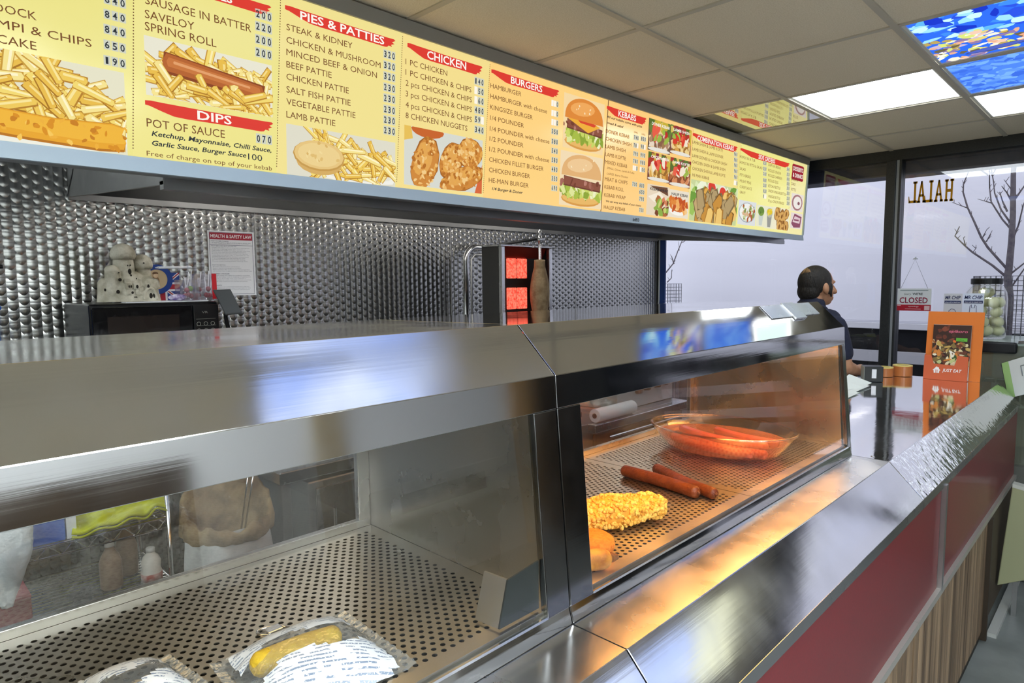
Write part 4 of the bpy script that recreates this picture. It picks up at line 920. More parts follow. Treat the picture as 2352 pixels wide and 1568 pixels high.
# lock plates on the far hood slope
def hoodpt(y, f, o=.0): # f 0 at the front crease, 1 at the top crease
    n = Vector((.0776, 0, .082)).normalized(); return Vector((-.667-.082*f, y, -.1485+.0776*f))+n*o
lp = thing('hood_latch', 'two flat metal plates and a bar fixed on the far hood slope', 'latch', hoodpt(1.9, .6))
nrm = Vector((.0776, 0, .082)).normalized()
for (y0, y1, f0, f1, nm, h) in ((1.72, 1.87, .55, .98, 'plate', .002), (1.93, 2.07, .55, .98, 'plate', .002), (1.86, 1.94, .45, 1.0, 'bar', .006)):
    MB().slab([hoodpt(y0, f0, .0008), hoodpt(y1, f0, .0008), hoodpt(y1, f1, .0008), hoodpt(y0, f1, .0008)], nrm*h).build(nm, steel('latch_steel', .66, .3), lp, bevel=.0008)
# ================================================================== FOOD AND WARES IN THE CABINETS
def curved(p, q, sag, n=14):
    p, q = Vector(p), Vector(q); s = Vector((-(q-p).y, (q-p).x, 0)).normalized()
    return [p.lerp(q, k/n)+s*sag*math.sin(math.pi*k/n) for k in range(n+1)]
def sausage(mb, p, q, r, sag=0., n=14):
    pts = curved(p, q, sag); rs = []; m = len(pts)
    d0 = (pts[1]-pts[0]).normalized(); d1 = (pts[-1]-pts[-2]).normalized()
    pts = [pts[0]-d0*r*.7, pts[0]-d0*r*.5, pts[0]-d0*r*.2]+pts+[pts[-1]+d1*r*.2, pts[-1]+d1*r*.5, pts[-1]+d1*r*.7]
    rs = [r*.25, r*.68, r*.93]+[r]*m+[r*.93, r*.7, r*.25]
    return mb.tube(pts, rs, n)
M_SAUS = P('fried_sausage_skin', '5e2a10', .42, noise=(60, '743a16'), bump=(140, .25))
TZ = ZT+.0005
for k, (p, q, r, lab) in enumerate((((-.955, 1.395), (-.735, 1.362), .0152, 'thick brown fried sausage on the perforated tray nearer the crumbed fish'), ((-.905, 1.470), (-.700, 1.385), .0140, 'brown fried sausage lying behind the other, nearer the glass bowl'))):
    t = thing('fried_sausage', lab, 'sausage', ((p[0]+q[0])/2, (p[1]+q[1])/2, TZ), 'fried sausages on the far tray')
    sausage(MB(), (*p, TZ+r), (*q, TZ+r), r, .006-.012*k).build('sausage', M_SAUS, t, smooth=True)
    d = (Vector((*q, 0))-Vector((*p, 0))).normalized()
    MB().cap((q[0]+d.x*r*.62, q[1]+d.y*r*.62, TZ+r), (q[0]+d.x*r*.8, q[1]+d.y*r*.8, TZ+r), r*.42, r*.2, 9).build('knotted_end', P('sausage_end', '5a2a10', .5, bump=(200, .5)), t, smooth=True)
# crumbed fish
cf = thing('crumbed_fish', 'golden crumb-coated fried fish portion behind the cabinet post', 'fried fish', (-.785, 1.09, TZ))
random.seed(3)
ax = Vector((.10, .24, 0)).normalized(); sd = Vector((-ax.y, ax.x, 0)); core = MB(); crumbs = MB()
RM = Matrix((sd, ax, Vector((0, 0, 1)))).transposed()
def slabpt(u, a, k=1.):
    w_ = (1-abs(u)**3.6)**.42; c, d = math.cos(a), math.sin(a)
    sx = math.copysign(abs(c)**.7, c); sz = math.copysign(abs(d)**.8, d)
    return RM @ Vector((.046*w_*sx*k*(1+.10*math.sin(9*u)), .150*u, (.027*(1+.12*math.sin(7*u+1)))*w_*sz*k))+Vector((-.788, 1.075, TZ+.0275))
NU, NV = 24, 20; vv = [slabpt(-.985+1.97*i/NU, 6.2832*j/NV, .96) for i in range(NU+1) for j in range(NV)]
core.add(vv, [(i*NV+j, i*NV+(j+1) % NV, (i+1)*NV+(j+1) % NV, (i+1)*NV+j) for i in range(NU) for j in range(NV)]+[tuple(range(NV))[::-1], tuple(range(NU*NV, NU*NV+NV))])
core.build('fish', P('batter_core', 'd8962e', .7, noise=(70, 'e8ac40')), cf, smooth=True)
for _ in range(1500):
    u = random.uniform(-1, 1); u = math.copysign(abs(u)**.9, u)*.98; a = random.uniform(-.35, 1.2)*math.pi
    c_ = slabpt(u, a); r = random.choice((.0022, .003, .0036, .0045, .006)) 
    if c_.z-r < TZ: c_.z = TZ+r
    M3 = Euler((random.random()*3, random.random()*3, 0)).to_matrix()
    crumbs.ell(c_, (r, r*random.uniform(.6, 1.2), r*random.uniform(.6, 1.1)), 6, 4, M3)
o = crumbs.build('crumb_coating', P('golden_crumb', 'e0a43a', .75, noise=(55, 'f2c866'), bump=(200, .3)), cf, smooth=True); o['kind'] = 'stuff'
fc = thing('fishcake', 'round orange breaded fishcake in front of the crumbed fish', 'fishcake', (-.735, .955, TZ))
MB().lathe([(0, 0), (.034, .001), (.041, .008), (.043, .017), (.040, .027), (.030, .034), (0, .036)], (-.727, .955, TZ), 32).build('fishcake', P('orange_breadcrumb', 'd9731a', .75, noise=(150, 'e58a2a'), bump=(260, .45)), fc, smooth=True)
pe = thing('pancake_roll', 'golden fried pancake roll at the foot of the cabinet post', 'fried roll', (-.675, .872, TZ))
mb = MB(); mb.cap((-.70, .848, TZ+.021), (-.668, .905, TZ+.019), .0205, .0185, 18); mb.build('rolled_pastry', P('blistered_pastry', 'cf8f35', .55, noise=(40, '9c5a1c'), bump=(80, .5)), pe, smooth=True)
MB().cap((-.6585, .9225, TZ+.0195), (-.655, .929, TZ+.0195), .009, .006, 10).build('open_end', P('roll_filling', '7a4a20', .8, bump=(150, .6)), pe, smooth=True)
# glass dish with saveloys in water
BX, BYc, BR = -.890, 1.800, math.radians(4)
bw = thing('glass_dish', 'oval clear glass dish of pink water and saveloys in the far cabinet', 'glass dish', (BX, BYc, TZ))
SX, SY = .216, .158
prof = [(0, .002), (.62, .002), (.72, .005), (.80, .014), (.92, .050), (.975, .066), (1., .072), (1.0, .075), (.985, .076), (.965, .071), (.90, .050), (.78, .016), (.70, .008), (.6, .006), (0, .006)]
MB().lathe(prof, (BX, BYc, TZ), 64, None, SX, SY, BR).build('dish', glass('dish_glass', (.97, .93, .9), .06), bw, smooth=True)
rm = MB(); rm.tube([(BX+SX*math.cos(t)*math.cos(BR)-SY*math.sin(t)*math.sin(BR), BYc+SX*math.cos(t)*math.sin(BR)+SY*math.sin(t)*math.cos(BR), TZ+.0755) for t in [2*math.pi*k/64 for k in range(64)]], .0032, 8, closed=True)
rm.build('rim', glass('rim_glass', (.95, .88, .82), .22, rough=.05), bw, smooth=True)
def water():
    mt = bpy.data.materials.new('pink_brine'); mt.use_nodes = True; t = mt.node_tree; t.nodes.remove(t.nodes['Principled BSDF'])
    tr = nd(t, 'BsdfTransparent'); tr.inputs[0].default_value = (1., .80, .70, 1); df = nd(t, 'BsdfDiffuse'); df.inputs[0].default_value = (*L('f4b89e'), 1)
    tl = nd(t, 'BsdfTranslucent'); tl.inputs[0].default_value = (*L('f8bca4'), 1); m0 = nd(t, 'MixShader'); m0.inputs[0].default_value = .5
    t.links.new(df.outputs[0], m0.inputs[1]); t.links.new(tl.outputs[0], m0.inputs[2])
    m1 = nd(t, 'MixShader'); m1.inputs[0].default_value = .30; t.links.new(tr.outputs[0], m1.inputs[1]); t.links.new(m0.outputs[0], m1.inputs[2])
    gl = nd(t, 'BsdfGlossy'); gl.inputs['Roughness'].default_value = .03; m2 = nd(t, 'MixShader'); m2.inputs[0].default_value = .06; t.links.new(m1.outputs[0], m2.inputs[1]); t.links.new(gl.outputs[0], m2.inputs[2])
    t.links.new(m2.outputs[0], t.nodes['Material Output'].inputs[0]); return mt
MB().lathe([(0, .0075), (.69, .009), (.765, .016), (.885, .048), (.885, .0485), (0, .0485)], (BX, BYc, TZ), 56, None, SX, SY, BR).build('brine', water(), bw)
M_SAV = P('saveloy_red', 'd2705e', .3, noise=(40, 'c86250'), coat=.4)
for k, (dx0, dy0, dx1, dy1, z, sg, lab) in enumerate(((-.150, .040, .140, -.010, .040, -.03, 'upper saveloy lying lengthwise across the glass dish'), (-.055, .085, .150, .040, .041, -.015, 'shorter saveloy at the back of the glass dish'), (-.140, -.030, .125, -.072, .028, -.03, 'saveloy along the front of the glass dish'), (-.130, .012, .150, -.038, .024, -.03, 'sunken saveloy in the middle of the glass dish'))):
    t = thing('saveloy', lab, 'sausage', (BX+(dx0+dx1)/2, BYc+(dy0+dy1)/2, TZ+z), 'saveloys in the glass dish')
    sausage(MB(), (BX+dx0, BYc+dy0, TZ+z), (BX+dx1, BYc+dy1, TZ+z), .0125, sg).build('sausage', M_SAV, t, smooth=True)
# wrapped packets
def film_print():
    mt = bpy.data.materials.new('printed_wrapper'); mt.use_nodes = True; t = mt.node_tree; b = t.nodes['Principled BSDF']
    tc = nd(t, 'TexCoord'); mp = nd(t, 'Mapping'); mp.inputs['Rotation'].default_value = (0, 0, .35); t.links.new(tc.outputs['Object'], mp.inputs[0])
    wv = nd(t, 'TexWave', bands_direction='X'); wv.inputs['Scale'].default_value = 52; wv.inputs['Distortion'].default_value = .4; t.links.new(mp.outputs[0], wv.inputs[0])
    n = nd(t, 'TexNoise'); n.inputs['Scale'].default_value = 55; n.inputs['Detail'].default_value = 1; t.links.new(mp.outputs[0], n.inputs[0])
    n2 = nd(t, 'TexNoise'); n2.inputs['Scale'].default_value = 420; t.links.new(mp.outputs[0], n2.inputs[0])
    def mm(op, a, c):
        q = nd(t, 'Math', operation=op); t.links.new(a, q.inputs[0])
        if isinstance(c, float): q.inputs[1].default_value = c
        else: t.links.new(c, q.inputs[1])
        return q.outputs[0]
    ln = mm('MULTIPLY', mm('MULTIPLY', mm('GREATER_THAN', wv.outputs['Fac'], .66), mm('GREATER_THAN', n.outputs[0], .46)), mm('GREATER_THAN', n2.outputs[0], .42))
    mx = nd(t, 'MixRGB'); mx.inputs[1].default_value = (*L('e9edf3'), 1); mx.inputs[2].default_value = (*L('8593ab'), 1); t.links.new(ln, mx.inputs[0]); t.links.new(mx.outputs[0], b.inputs['Base Color'])
    b.inputs['Roughness'].default_value = .3; b.inputs['Coat Weight'].default_value = .3
    bp = nd(t, 'Bump'); bp.inputs['Strength'].default_value = .35; bp.inputs['Distance'].default_value = .004; n3 = nd(t, 'TexNoise'); n3.inputs['Scale'].default_value = 45; t.links.new(tc.outputs['Object'], n3.inputs[0]); t.links.new(n3.outputs[0], bp.inputs['Height']); t.links.new(bp.outputs[0], b.inputs['Normal'])
    return mt
M_FILMP = film_print(); M_CLEAR = glass('clear_wrap', (.95, .96, .96), .10, rough=.08, bump=(60, .5), haze=(.10, 'd8dde0'))
def packet(label, A, B_, Cc, D, h, bands, roll, seed):
    """pillow pack with corners A..D on the tray; bands = printed ranges across its width"""
    rnd = random.Random(seed); A, B_, Cc, D = (Vector((*p, TZ)) for p in (A, B_, Cc, D))
    t = thing('wrapped_packet', label, 'packet', (A+B_+Cc+D)/4, 'printed packets on the near tray')
    N = 28
    ph = [rnd.uniform(0, 6) for _ in range(6)]
    def pt(i, j, top):
        u, v = i/N, j/N; p = A.lerp(B_, u).lerp(D.lerp(Cc, u), v)      # u along the length, v across
        e = (max(0, 1-abs(2*u-1)**3.2))*(max(0, 1-abs(2*v-1)**2.6))**.8
        wr = (.0018*math.sin(38*v+ph[0]+6*u)+.0015*math.sin(30*u+17*v+ph[1]))*(.3+(abs(2*u-1)**4)*2.4)
        return p+Vector((0, 0, .0012+(h*e+abs(wr)*(1 if e > 0 else .8) if top else .0)))
    parts = {'printed_film': MB(), 'clear_film': MB()}
    for top in (True, False):
        for j in range(N):
            for i in range(N):
                v = (j+.5)/N; u = (i+.5)/N; pr = any(a <= v+.05*math.sin(9*u+ph[2]) <= b for a, b in bands) and .05 < u < .95
                if not top: pr = False
                mbx = parts['printed_film' if pr else 'clear_film']
                q = [pt(i, j, top), pt(i+1, j, top), pt(i+1, j+1, top), pt(i, j+1, top)]
                mbx.add(q, [(0, 1, 2, 3)])
    for k, mbx in parts.items():
        if mbx.v:
            o = mbx.build(k, M_FILMP if k == 'printed_film' else M_CLEAR, t, smooth=True)
            wmod = o.modifiers.new('w', 'WELD'); wmod.merge_threshold = .0002
    for a, b in ((A, D), (B_, Cc)):      # crimped seals
        mb = MB(); d = (b-a); out_ = (a-B_).normalized()*.014 if a is A else (a-A).normalized()*.014; M_ = 26
        for k in range(M_):
            z0 = .0015+(.0022 if k % 2 else 0); z1 = .0015+(0 if k % 2 else .0022)
            mb.slab([a+d*(k/M_)+Vector((0, 0, z0)), a+d*((k+1)/M_)+Vector((0, 0, z1)), a+d*((k+1)/M_)+out_+Vector((0, 0, z1+.004)), a+d*(k/M_)+out_+Vector((0, 0, z0+.004))], (0, 0, .0006))
        mb.build('crimped_seal', M_CLEAR, t)
    if roll:
        p, q, r = roll; mb = MB(); sausage(mb, (*p, TZ+r+.004), (*q, TZ+r+.004), r, .004, 18)
        mb.build('yellow_roll', P('yellow_crumb', 'e8c02a', .6, noise=(60, 'd8ac24'), bump=(170, .5)), t, smooth=True)
packet('clear and printed packet holding a yellow roll, nearest the metal loop', (-.872, .315), (-.868, .488), (-.672, .482), (-.70, .302), .040, [(.0, .36), (.64, 1.)], ((-.797, .338), (-.785, .438), .0165), 5)
packet('crumpled printed packet at the bottom edge left of the yellow roll packet', (-.955, .165), (-.938, .258), (-.80, .275), (-.80, .16), .034, [(.0, .42), (.62, 1.)], None, 9)
lpz = thing('metal_loop', 'small oval metal loop clip on the near tray behind the wrapped packets', 'metal clip', (-.893, .402, TZ))
def ovalr(a, b, c, n=28, rot=.9): return [(c[0]+a*math.cos(t)*math.cos(rot)-b*math.sin(t)*math.sin(rot), c[1]+a*math.cos(t)*math.sin(rot)+b*math.sin(t)*math.cos(rot), c[2]) for t in [2*math.pi*k/n for k in range(n)]]
MB().tube(ovalr(.023, .012, (-.893, .402, TZ+.003)), .0024, 8, closed=True).build('ring', steel('loop_steel', .75, .12), lpz, smooth=True)
MB().box(-.902, -.884, .390, .414, TZ+.0045, TZ+.0075).build('clasp', steel('loop_steel', .75, .12), lpz, bevel=.002)
# ================================================================== BACK WALL: microwave, ornament, lollipops, poster, doner grill
ws = thing('wall_shelf', 'steel wall shelf carrying the black microwave', 'shelf', (-2.8, .8, -.36))
MB().box(XW+.003, -2.62, .30, 1.18, -.372, -.352).build('shelf_board', M_SS, ws, bevel=.002)
for y in (.42, 1.06): MB().prism([(XW+.003, -.372), (-2.7, -.372), (XW+.003, -.56)], 'y', y, y+.02).build('bracket', M_SSD, ws)
mw = thing('microwave', 'black microwave oven with the clay castle standing on it', 'microwave', (-2.8, .79, -.352))
mx0, mx1, my0, my1, mz0, mz1 = -2.985, -2.62, .575, 1.012, -.348, -.064
MB().box(mx0, mx1, my0, my1, mz0, mz1).build('casing', P('black_enamel', '0b0c0d', .25), mw, bevel=.006)
MB().box(mx1, mx1+.018, my0+.004, my1-.10, mz0+.01, mz1-.012).build('door', P('black_gloss', '08080a', .1, coat=.5), mw, bevel=.004)
MB().box(mx1+.018, mx1+.0195, my0+.05, my1-.15, mz0+.06, mz1-.045).build('door_window', P('door_mesh', '241a16', .2, coat=.4, noise=(300, '120e0c')), mw)
MB().box(mx1, mx1+.016, my1-.097, my1-.003, mz0+.01, mz1-.012).build('control_panel', P('black_panel', '0a0a0b', .3), mw, bevel=.003)
q = MB(); put(q, 'VR', (mx1+.0165, my1-.066, mz1-.045), (0, 1, 0), (0, 0, 1), .022, .008, False); 
for r_ in range(3):
    for c_ in range(3): q.tube([(mx1+.0165, my1-.08+.026*c_+.007*math.cos(t), mz1-.085-.026*r_+.007*math.sin(t)) for t in [6.283*k/14 for k in range(14)]], .0009, 5, closed=True)
    q.box(mx1+.016, mx1+.0168, my1-.088, my1-.016, mz1-.067-.026*r_, mz1-.066-.026*r_)
q.build('control_print', P('grey_print', '8d8d86', .5), mw)
ZM = mz1+.0005
# paper under the ornament
pp = tag(MB().box(-2.83, -2.655, .70, .99, ZM, ZM+.003).build('paper_sheets', M_WHITE), 'white paper sheets on the microwave under the ornaments', 'paper')
M_CLAY = P('stone_clay', 'cdc8b6', .85, noise=(22, 'a39d88'), bump=(90, .5)); M_HOLE = P('dark_window_hole', '241f18', .9)
def castle():
    t = thing('clay_castle', 'pale stone-coloured clay castle with domed towers on the microwave', 'ornament', (-2.78, .742, ZM+.003)); z0 = ZM+.0035; cx = -2.76
    b = MB()
    b.lathe([(.088, 0), (.090, .01), (.087, .03), (.080, .055), (.068, .078), (.052, .098), (.03, .112), (0, .116)], (cx, .742, z0), 28, None, .72, 1.02)
    for (dx, y, r, h0, h1) in ((.0, .728, .034, .06, .165), (-.01, .795, .027, .05, .13), (.02, .685, .026, .0, .115), (.015, .655, .020, 0, .072), (.03, .80, .032, 0, .07)):
        b.lathe([(r*1.3, h0), (r*1.08, (h0+h1)/2), (r*.98, h1), (r*.7, h1+r*.5), (r*.35, h1+r*.75), (0, h1+r*.8)], (cx+dx, y, z0), 20)
    b.lathe([(.026, .05), (.024, .075), (.018, .085), (0, .087)], (cx+.03, .835-.02, z0), 16)
    for k, (y, z, w_, h) in enumerate(((.725, .052, .022, .018), (.75, .05, .02, .02), (.728, .03, .024, .016), (.757, .03, .02, .018), (.745, .012, .026, .016), (.775, .018, .018, .02), (.722, .072, .018, .014), (.79, .045, .018, .022))):
        b.box(cx+.045, cx+.0665-.0006*k, y-w_/2, y+w_/2, z0+z-.004, z0+z+h)
    b.tube([(cx+.066, .795+.022*math.cos(a), z0+.008+.042*math.sin(a)) for a in [math.pi*k/12 for k in range(13)]], .005, 8)
    b.build('castle_body', M_CLAY, t, smooth=True, remesh=.0016, sm=1)
    for (dx, y, r, z, s) in ((.0, .728, .043, .160, 1.05), (-.01, .795, .036, .126, 1.15), (.015, .682, .022, .112, .8)):
        MB().lathe([(0, -.004), (r*.9, -.002), (r, r*.25*s), (r*.96, r*.6*s), (r*.75, r*1.0*s), (r*.4, r*1.22*s), (0, r*1.3*s)], (cx+dx, y, z0+z), 24).build('dome', M_CLAY, t, smooth=True)
    for (y, z, a, bb, xo) in ((.738, .112, .006, .011, .0355), (.733, .135, .002, .003, .034), (.742, .136, .002, .003, .034), (.70, .082, .006, .006, .052), (.69, .038, .006, .007, .058), (.70, .108, .002, .003, .043), (.735, .098, .003, .004, .06), (.752, .086, .002, .003, .062), (.725, .057, .0025, .005, .0668), (.732, .057, .0025, .005, .0668), (.752, .056, .004, .007, .0668), (.735, .034, .004, .005, .0668), (.797, .02, .006, .012, .066), (.807, .02, .004, .010, .065), (.742, .017, .002, .003, .0668), (.748, .017, .002, .003, .0668), (.654, .045, .004, .006, .034), (.79, .056, .004, .008, .066), (.79, .145, .003, .003, .026)):
        MB().ell((cx+xo, y, z0+z), (.0045, a, bb), 10, 8).build('window_opening', M_HOLE, t)
castle()
# flag plate with a figure behind, pen, sweets
fp = thing('flag_plate', 'blue rimmed picture plate with a Union flag below, behind the lollipops', 'plate', (-2.86, .885, ZM))
def disc(y, z, r0, r1, x, col, t0=0, t1=6.2832, n=40):
    b = MB(); P_ = [t0+(t1-t0)*k/n for k in range(n+1)]
    for k in range(n): b.hexa([(x, y+r0*math.cos(P_[k]), z+r0*math.sin(P_[k])), (x, y+r1*math.cos(P_[k]), z+r1*math.sin(P_[k])), (x, y+r1*math.cos(P_[k+1]), z+r1*math.sin(P_[k+1])), (x, y+r0*math.cos(P_[k+1]), z+r0*math.sin(P_[k+1]))], [(x+.003, y+r0*math.cos(P_[k]), z+r0*math.sin(P_[k])), (x+.003, y+r1*math.cos(P_[k]), z+r1*math.sin(P_[k])), (x+.003, y+r1*math.cos(P_[k+1]), z+r1*math.sin(P_[k+1])), (x+.003, y+r0*math.cos(P_[k+1]), z+r0*math.sin(P_[k+1]))], L(col))
    return b
fb = Pic(lambda u, v, o: Vector((-2.885+o, .83+u, ZM+v)), .135, .115); fb.e = 8e-5
fb.bg('24408e'); W_, H_ = .135, .115
for (a, b_, wd, c_) in (((0, 0), (W_, H_), .022, 'e8e8ee'), ((0, H_), (W_, 0), .022, 'e8e8ee'), ((0, 0), (W_, H_), .009, 'b02434'), ((0, H_), (W_, 0), .009, 'b02434')):
    d = Vector((b_[0]-a[0], b_[1]-a[1])).normalized(); n_ = Vector((-d.y, d.x))*wd/2; fb.poly([(a[0]+n_.x, a[1]+n_.y), (b_[0]+n_.x, b_[1]+n_.y), (b_[0]-n_.x, b_[1]-n_.y), (a[0]-n_.x, a[1]-n_.y)], c_)
fb.rect(W_/2-.018, 0, W_/2+.018, H_, 'e8e8ee'); fb.rect(0, H_/2-.018, W_, H_/2+.018, 'e8e8ee'); fb.rect(W_/2-.010, 0, W_/2+.010, H_, 'b02434'); fb.rect(0, H_/2-.01, W_, H_/2+.01, 'b02434')
fb.box(-2.895, -2.8855, .83, .965, ZM, ZM+.115, L('24408e')); fb.build('flag_card', attr_print('flag_print', .4), fp)
b = disc(.876, ZM+.088, .040, .060, -2.878, '1c3f8c'); b.c = [L('1c3f8c')]*len(b.f)
b2 = disc(.876, ZM+.088, 0.0005, .040, -2.879, 'b9a27a'); b.add(b2.v, b2.f, L('c2ab86'))
b.ell((-2.8755, .870, ZM+.080), (.002, .016, .022), 14, 8, None, L('8a6a48')); b.ell((-2.875, .872, ZM+.104), (.002, .010, .012), 12, 8, None, L('d8bb98')); b.ell((-2.8752, .871, ZM+.112), (.002, .011, .007), 12, 8, None, L('6a4a2a'))
b.build('plate', attr_print('plate_print', .3), fp)
pn = thing('marker_pen', 'white marker pen lying across the top of the castle and plate', 'pen', (-2.70, .87, ZM+.128))
MB().tube([(-2.688, .826, ZM+.1305), (-2.690, .93, ZM+.1325)], .0048, 12).build('barrel', P('pen_white', 'e6e8ee', .3), pn, smooth=True)
MB().tube([(-2.688, .815, ZM+.130), (-2.688, .826, ZM+.1305)], [.0014, .0046], 12).build('tip', P('pen_tip', 'c6cad6', .3), pn, smooth=True)
MB().tube([(-2.690, .93, ZM+.1325), (-2.690, .94, ZM+.1328), (-2.690, .948, ZM+.133)], [.0055, .0055, .003], 12).build('cap', P('pen_cap', 'dfe2ea', .3), pn, smooth=True)
bag = thing('sweet_bag', 'small purple and white striped sweet wrapper at the foot of the flag', 'wrapper', (-2.68, .885, ZM+.003))
mb = MB().ell((-2.685, .888, ZM+.0165), (.022, .034, .013), 20, 10); mb.build('wrapper', P('purple_stripe_film', 'e4def0', .3, noise=(60, '6a4f9a'), bump=(60, .5)), bag, smooth=True)
# lollipops in two clear tubs
M_TUB = glass('tub_plastic', (.96, .95, .97), .06, haze=(.05, 'e0d8e0'))
def tub(lab, y0, y1, h, red):
    t = thing('sweet_tub', lab, 'tub', (-2.71, (y0+y1)/2, ZM), 'clear tubs of lollipops'); b = MB(); x0, x1 = -2.765, -2.66; e = .0015
    for q in ((x0, x0+e, y0, y1), (x1-e, x1, y0, y1), (x0+e, x1-e, y0, y0+e), (x0+e, x1-e, y1-e, y1)): b.box(*q, ZM+.0035, ZM+h)
    b.box(x0, x1, y0, y1, ZM+.0035, ZM+.005); b.build('tub', M_TUB, t)
    if red: MB().box(x1+.0002, x1+.001, y1-.018, y1, ZM+.008, ZM+h).build('red_label', P('label_red', 'c81f2a', .4), t)
tub('clear lollipop tub beside the flag plate', .905, .962, .085, False)
tub('taller clear lollipop tub with a red edge beside the poster', .966, 1.028, .108, True)
random.seed(12)
K = 0
SPOT = [(.917, .018, 'r'), (.935, .022, 'r'), (.952, .017, 'r'), (.924, .040, 'r'), (.945, .046, 'g'), (.978, .018, 'r'), (.998, .020, 'r'), (1.016, .018, 'r'), (.984, .042, 'r'), (1.006, .044, 'r')]
WHERE = ['at the left foot of the tub by the flag', 'low in the middle of the tub by the flag', 'low at the right of the tub by the flag', 'upper left in the tub by the flag', '', 'low left in the tub by the poster', 'low in the middle of the tub by the poster', 'low right in the tub by the poster', 'upper left in the tub by the poster', 'upper right in the tub by the poster']
for k, (y, z, c_) in enumerate(SPOT):
    x = -2.69-.035*(k % 3)/2-.0*z; p = Vector((x, y, ZM+z+.004))
    t = thing('lollipop', 'green lollipop among the red ones in the tub by the flag' if c_ == 'g' else 'dark red lollipop '+WHERE[k], 'lollipop', p, 'lollipops in the tubs')
    MB().ell(p, .0102, 14, 10).build('sweet', P('lolly_green', '6f9a2c', .2, coat=.5) if c_ == 'g' else P('lolly_red', '8c1c28', .2, coat=.5, noise=(60, 'a84450')), t, smooth=True)
    d = Vector((random.uniform(-.1, .15), random.uniform(-.28, .28), 1)).normalized()
    if k < 5 and p.y+d.y*.075 > .958: d.y = -abs(d.y)
    MB().tube([p+d*.008, p+d*.072], .0021, 8).build('stick', P('lolly_stick', 'eef0f4', .5), t)
# poster
po = thing('safety_poster', 'white HEALTH AND SAFETY LAW poster on the patterned steel wall', 'poster', (XW+.003, 1.246, .1)); px_ = XW+.0035
MB().box(XW+.0025, px_, 1.140, 1.352, -.0495, .2445).build('sheet', M_WHITE, po)
Uy, Vz = (0, 1, 0), (0, 0, 1)
MB().box(px_, px_+.0006, 1.149, 1.343, .205, .236).build('red_heading', P('poster_red', 'a8283c', .6), po)
q = MB(); put(q, 'HEALTH & SAFETY LAW', (px_+.0012, 1.153, .2135), Uy, Vz, .186, .014, True); q.build('heading_lettering', P('poster_white', 'f4f0f2', .6), po)
q = MB()
for a in ((1.147, 1.1485, -.044, .238), (1.3435, 1.345, -.044, .238), (1.147, 1.345, -.044, -.0425), (1.147, 1.345, .2365, .238), (1.149, 1.343, .180, .1815)): q.box(px_, px_+.0005, *a)
q.build('border', P('poster_navy', '3b4468', .6), po)
rows = [(.196, 'WHAT YOU NEED TO KNOW', 1), (.1905, '', 0), (.187, '', 0), (.174, 'WHAT EMPLOYERS MUST DO FOR YOU', 1)]+[(.167-.0068*i, '', 0) for i in range(10)]+[(.088, 'WHAT YOU MUST DO', 1)]+[(.081-.0068*i, '', 0) for i in range(4)]+[(.048, "IF THERE'S A PROBLEM", 1)]+[(.041-.0068*i, '', 0) for i in range(5)]+[(-.004, 'FIRE SAFETY', 1)]+[(-.011-.0066*i, '', 0) for i in range(3)]
LOREM = ['All workers have a right to work in places where risks', 'to their health and safety are properly controlled.', 'Health and safety is about stopping you getting hurt', 'at work or ill through work. Your employer is', 'responsible for health and safety, but you must help.', 'Decide what could harm you and take precautions', 'In a way you can understand explain how risks are', 'controlled and tell you who is responsible for this', 'Consult and work with you and your representatives', 'Free of charge give you the training you need', 'Provide any equipment and protective clothing', 'Provide toilets washing facilities drinking water', 'Provide adequate first aid facilities', 'Report injuries and dangerous incidents', 'Have insurance that covers you in case you get hurt']
q = MB(); li = 0; random.seed(5)
for z, s, bld in rows:
    if bld: put(q, s, (px_+.0006, 1.153, z), Uy, Vz, len(s)*.0038, .0036, True)
    else: s = LOREM[li % len(LOREM)]; li += 1; put(q, s, (px_+.0006, 1.157, z), Uy, Vz, min(.18, len(s)*.0033), .0030)
q.build('small_print', P('poster_ink', '5a5f78', .6), po)
# card reader on its bracket
cr = thing('payment_terminal', 'dark grey tilted tablet on a bracket at the microwave corner', 'tablet', (-2.59, 1.03, -.2))
A_ = [Vector((-2.60, .990, -.018)), Vector((-2.585, 1.052, -.016)), Vector((-2.545, 1.078, -.113)), Vector((-2.560, 1.018, -.117))]
n_ = (A_[1]-A_[0]).cross(A_[3]-A_[0]).normalized(); n_ = n_ if n_.x > 0 else -n_
MB().slab(A_, -n_*.010).build('tablet', P('slate_plastic', '3a3c3e', .45), cr, bevel=.003)
c_ = sum(A_, Vector())/4; MB().slab([c_+(p-c_)*.88+n_*.0003 for p in A_], n_*.0006).build('screen', P('dull_screen', '474a4c', .3), cr)
MB().tube([c_-n_*.014, c_+Vector((-.03, .0, -.06)), c_+Vector((-.03, .02, -.175)), c_+Vector((-.04, .02, -.285))], .008, 10).build('arm', M_DARK, cr, smooth=True)
# blue tub and a black handle at the left edge
tb_ = thing('blue_tub', 'blue plastic tub at the left edge beside the microwave shelf', 'tub', (-2.75, .22, -.352))
MB().box(-2.9, -2.63, .10, .333, -.35, -.055).build('tub_body', P('blue_plastic', '1d55a8', .4), tb_, bevel=.03, seg=4)
MB().box(-2.905, -2.625, .095, .338, -.075, -.06).build('rim', P('blue_plastic', '1d55a8', .4), tb_, bevel=.006)
bhd = thing('wall_hook', 'black hook rod sticking out of the patterned wall at the left edge', 'hook', (XW+.02, .33, .07))
MB().box(XW+.0005, XW+.012, .27, .33, .05, .09).build('plate', M_DARK, bhd, bevel=.002)
MB().tube([(XW+.012, .30, .07), (XW+.05, .30, .07), (XW+.055, .395, .073)], .0075, 10).build('rod', M_DARK, bhd, smooth=True)
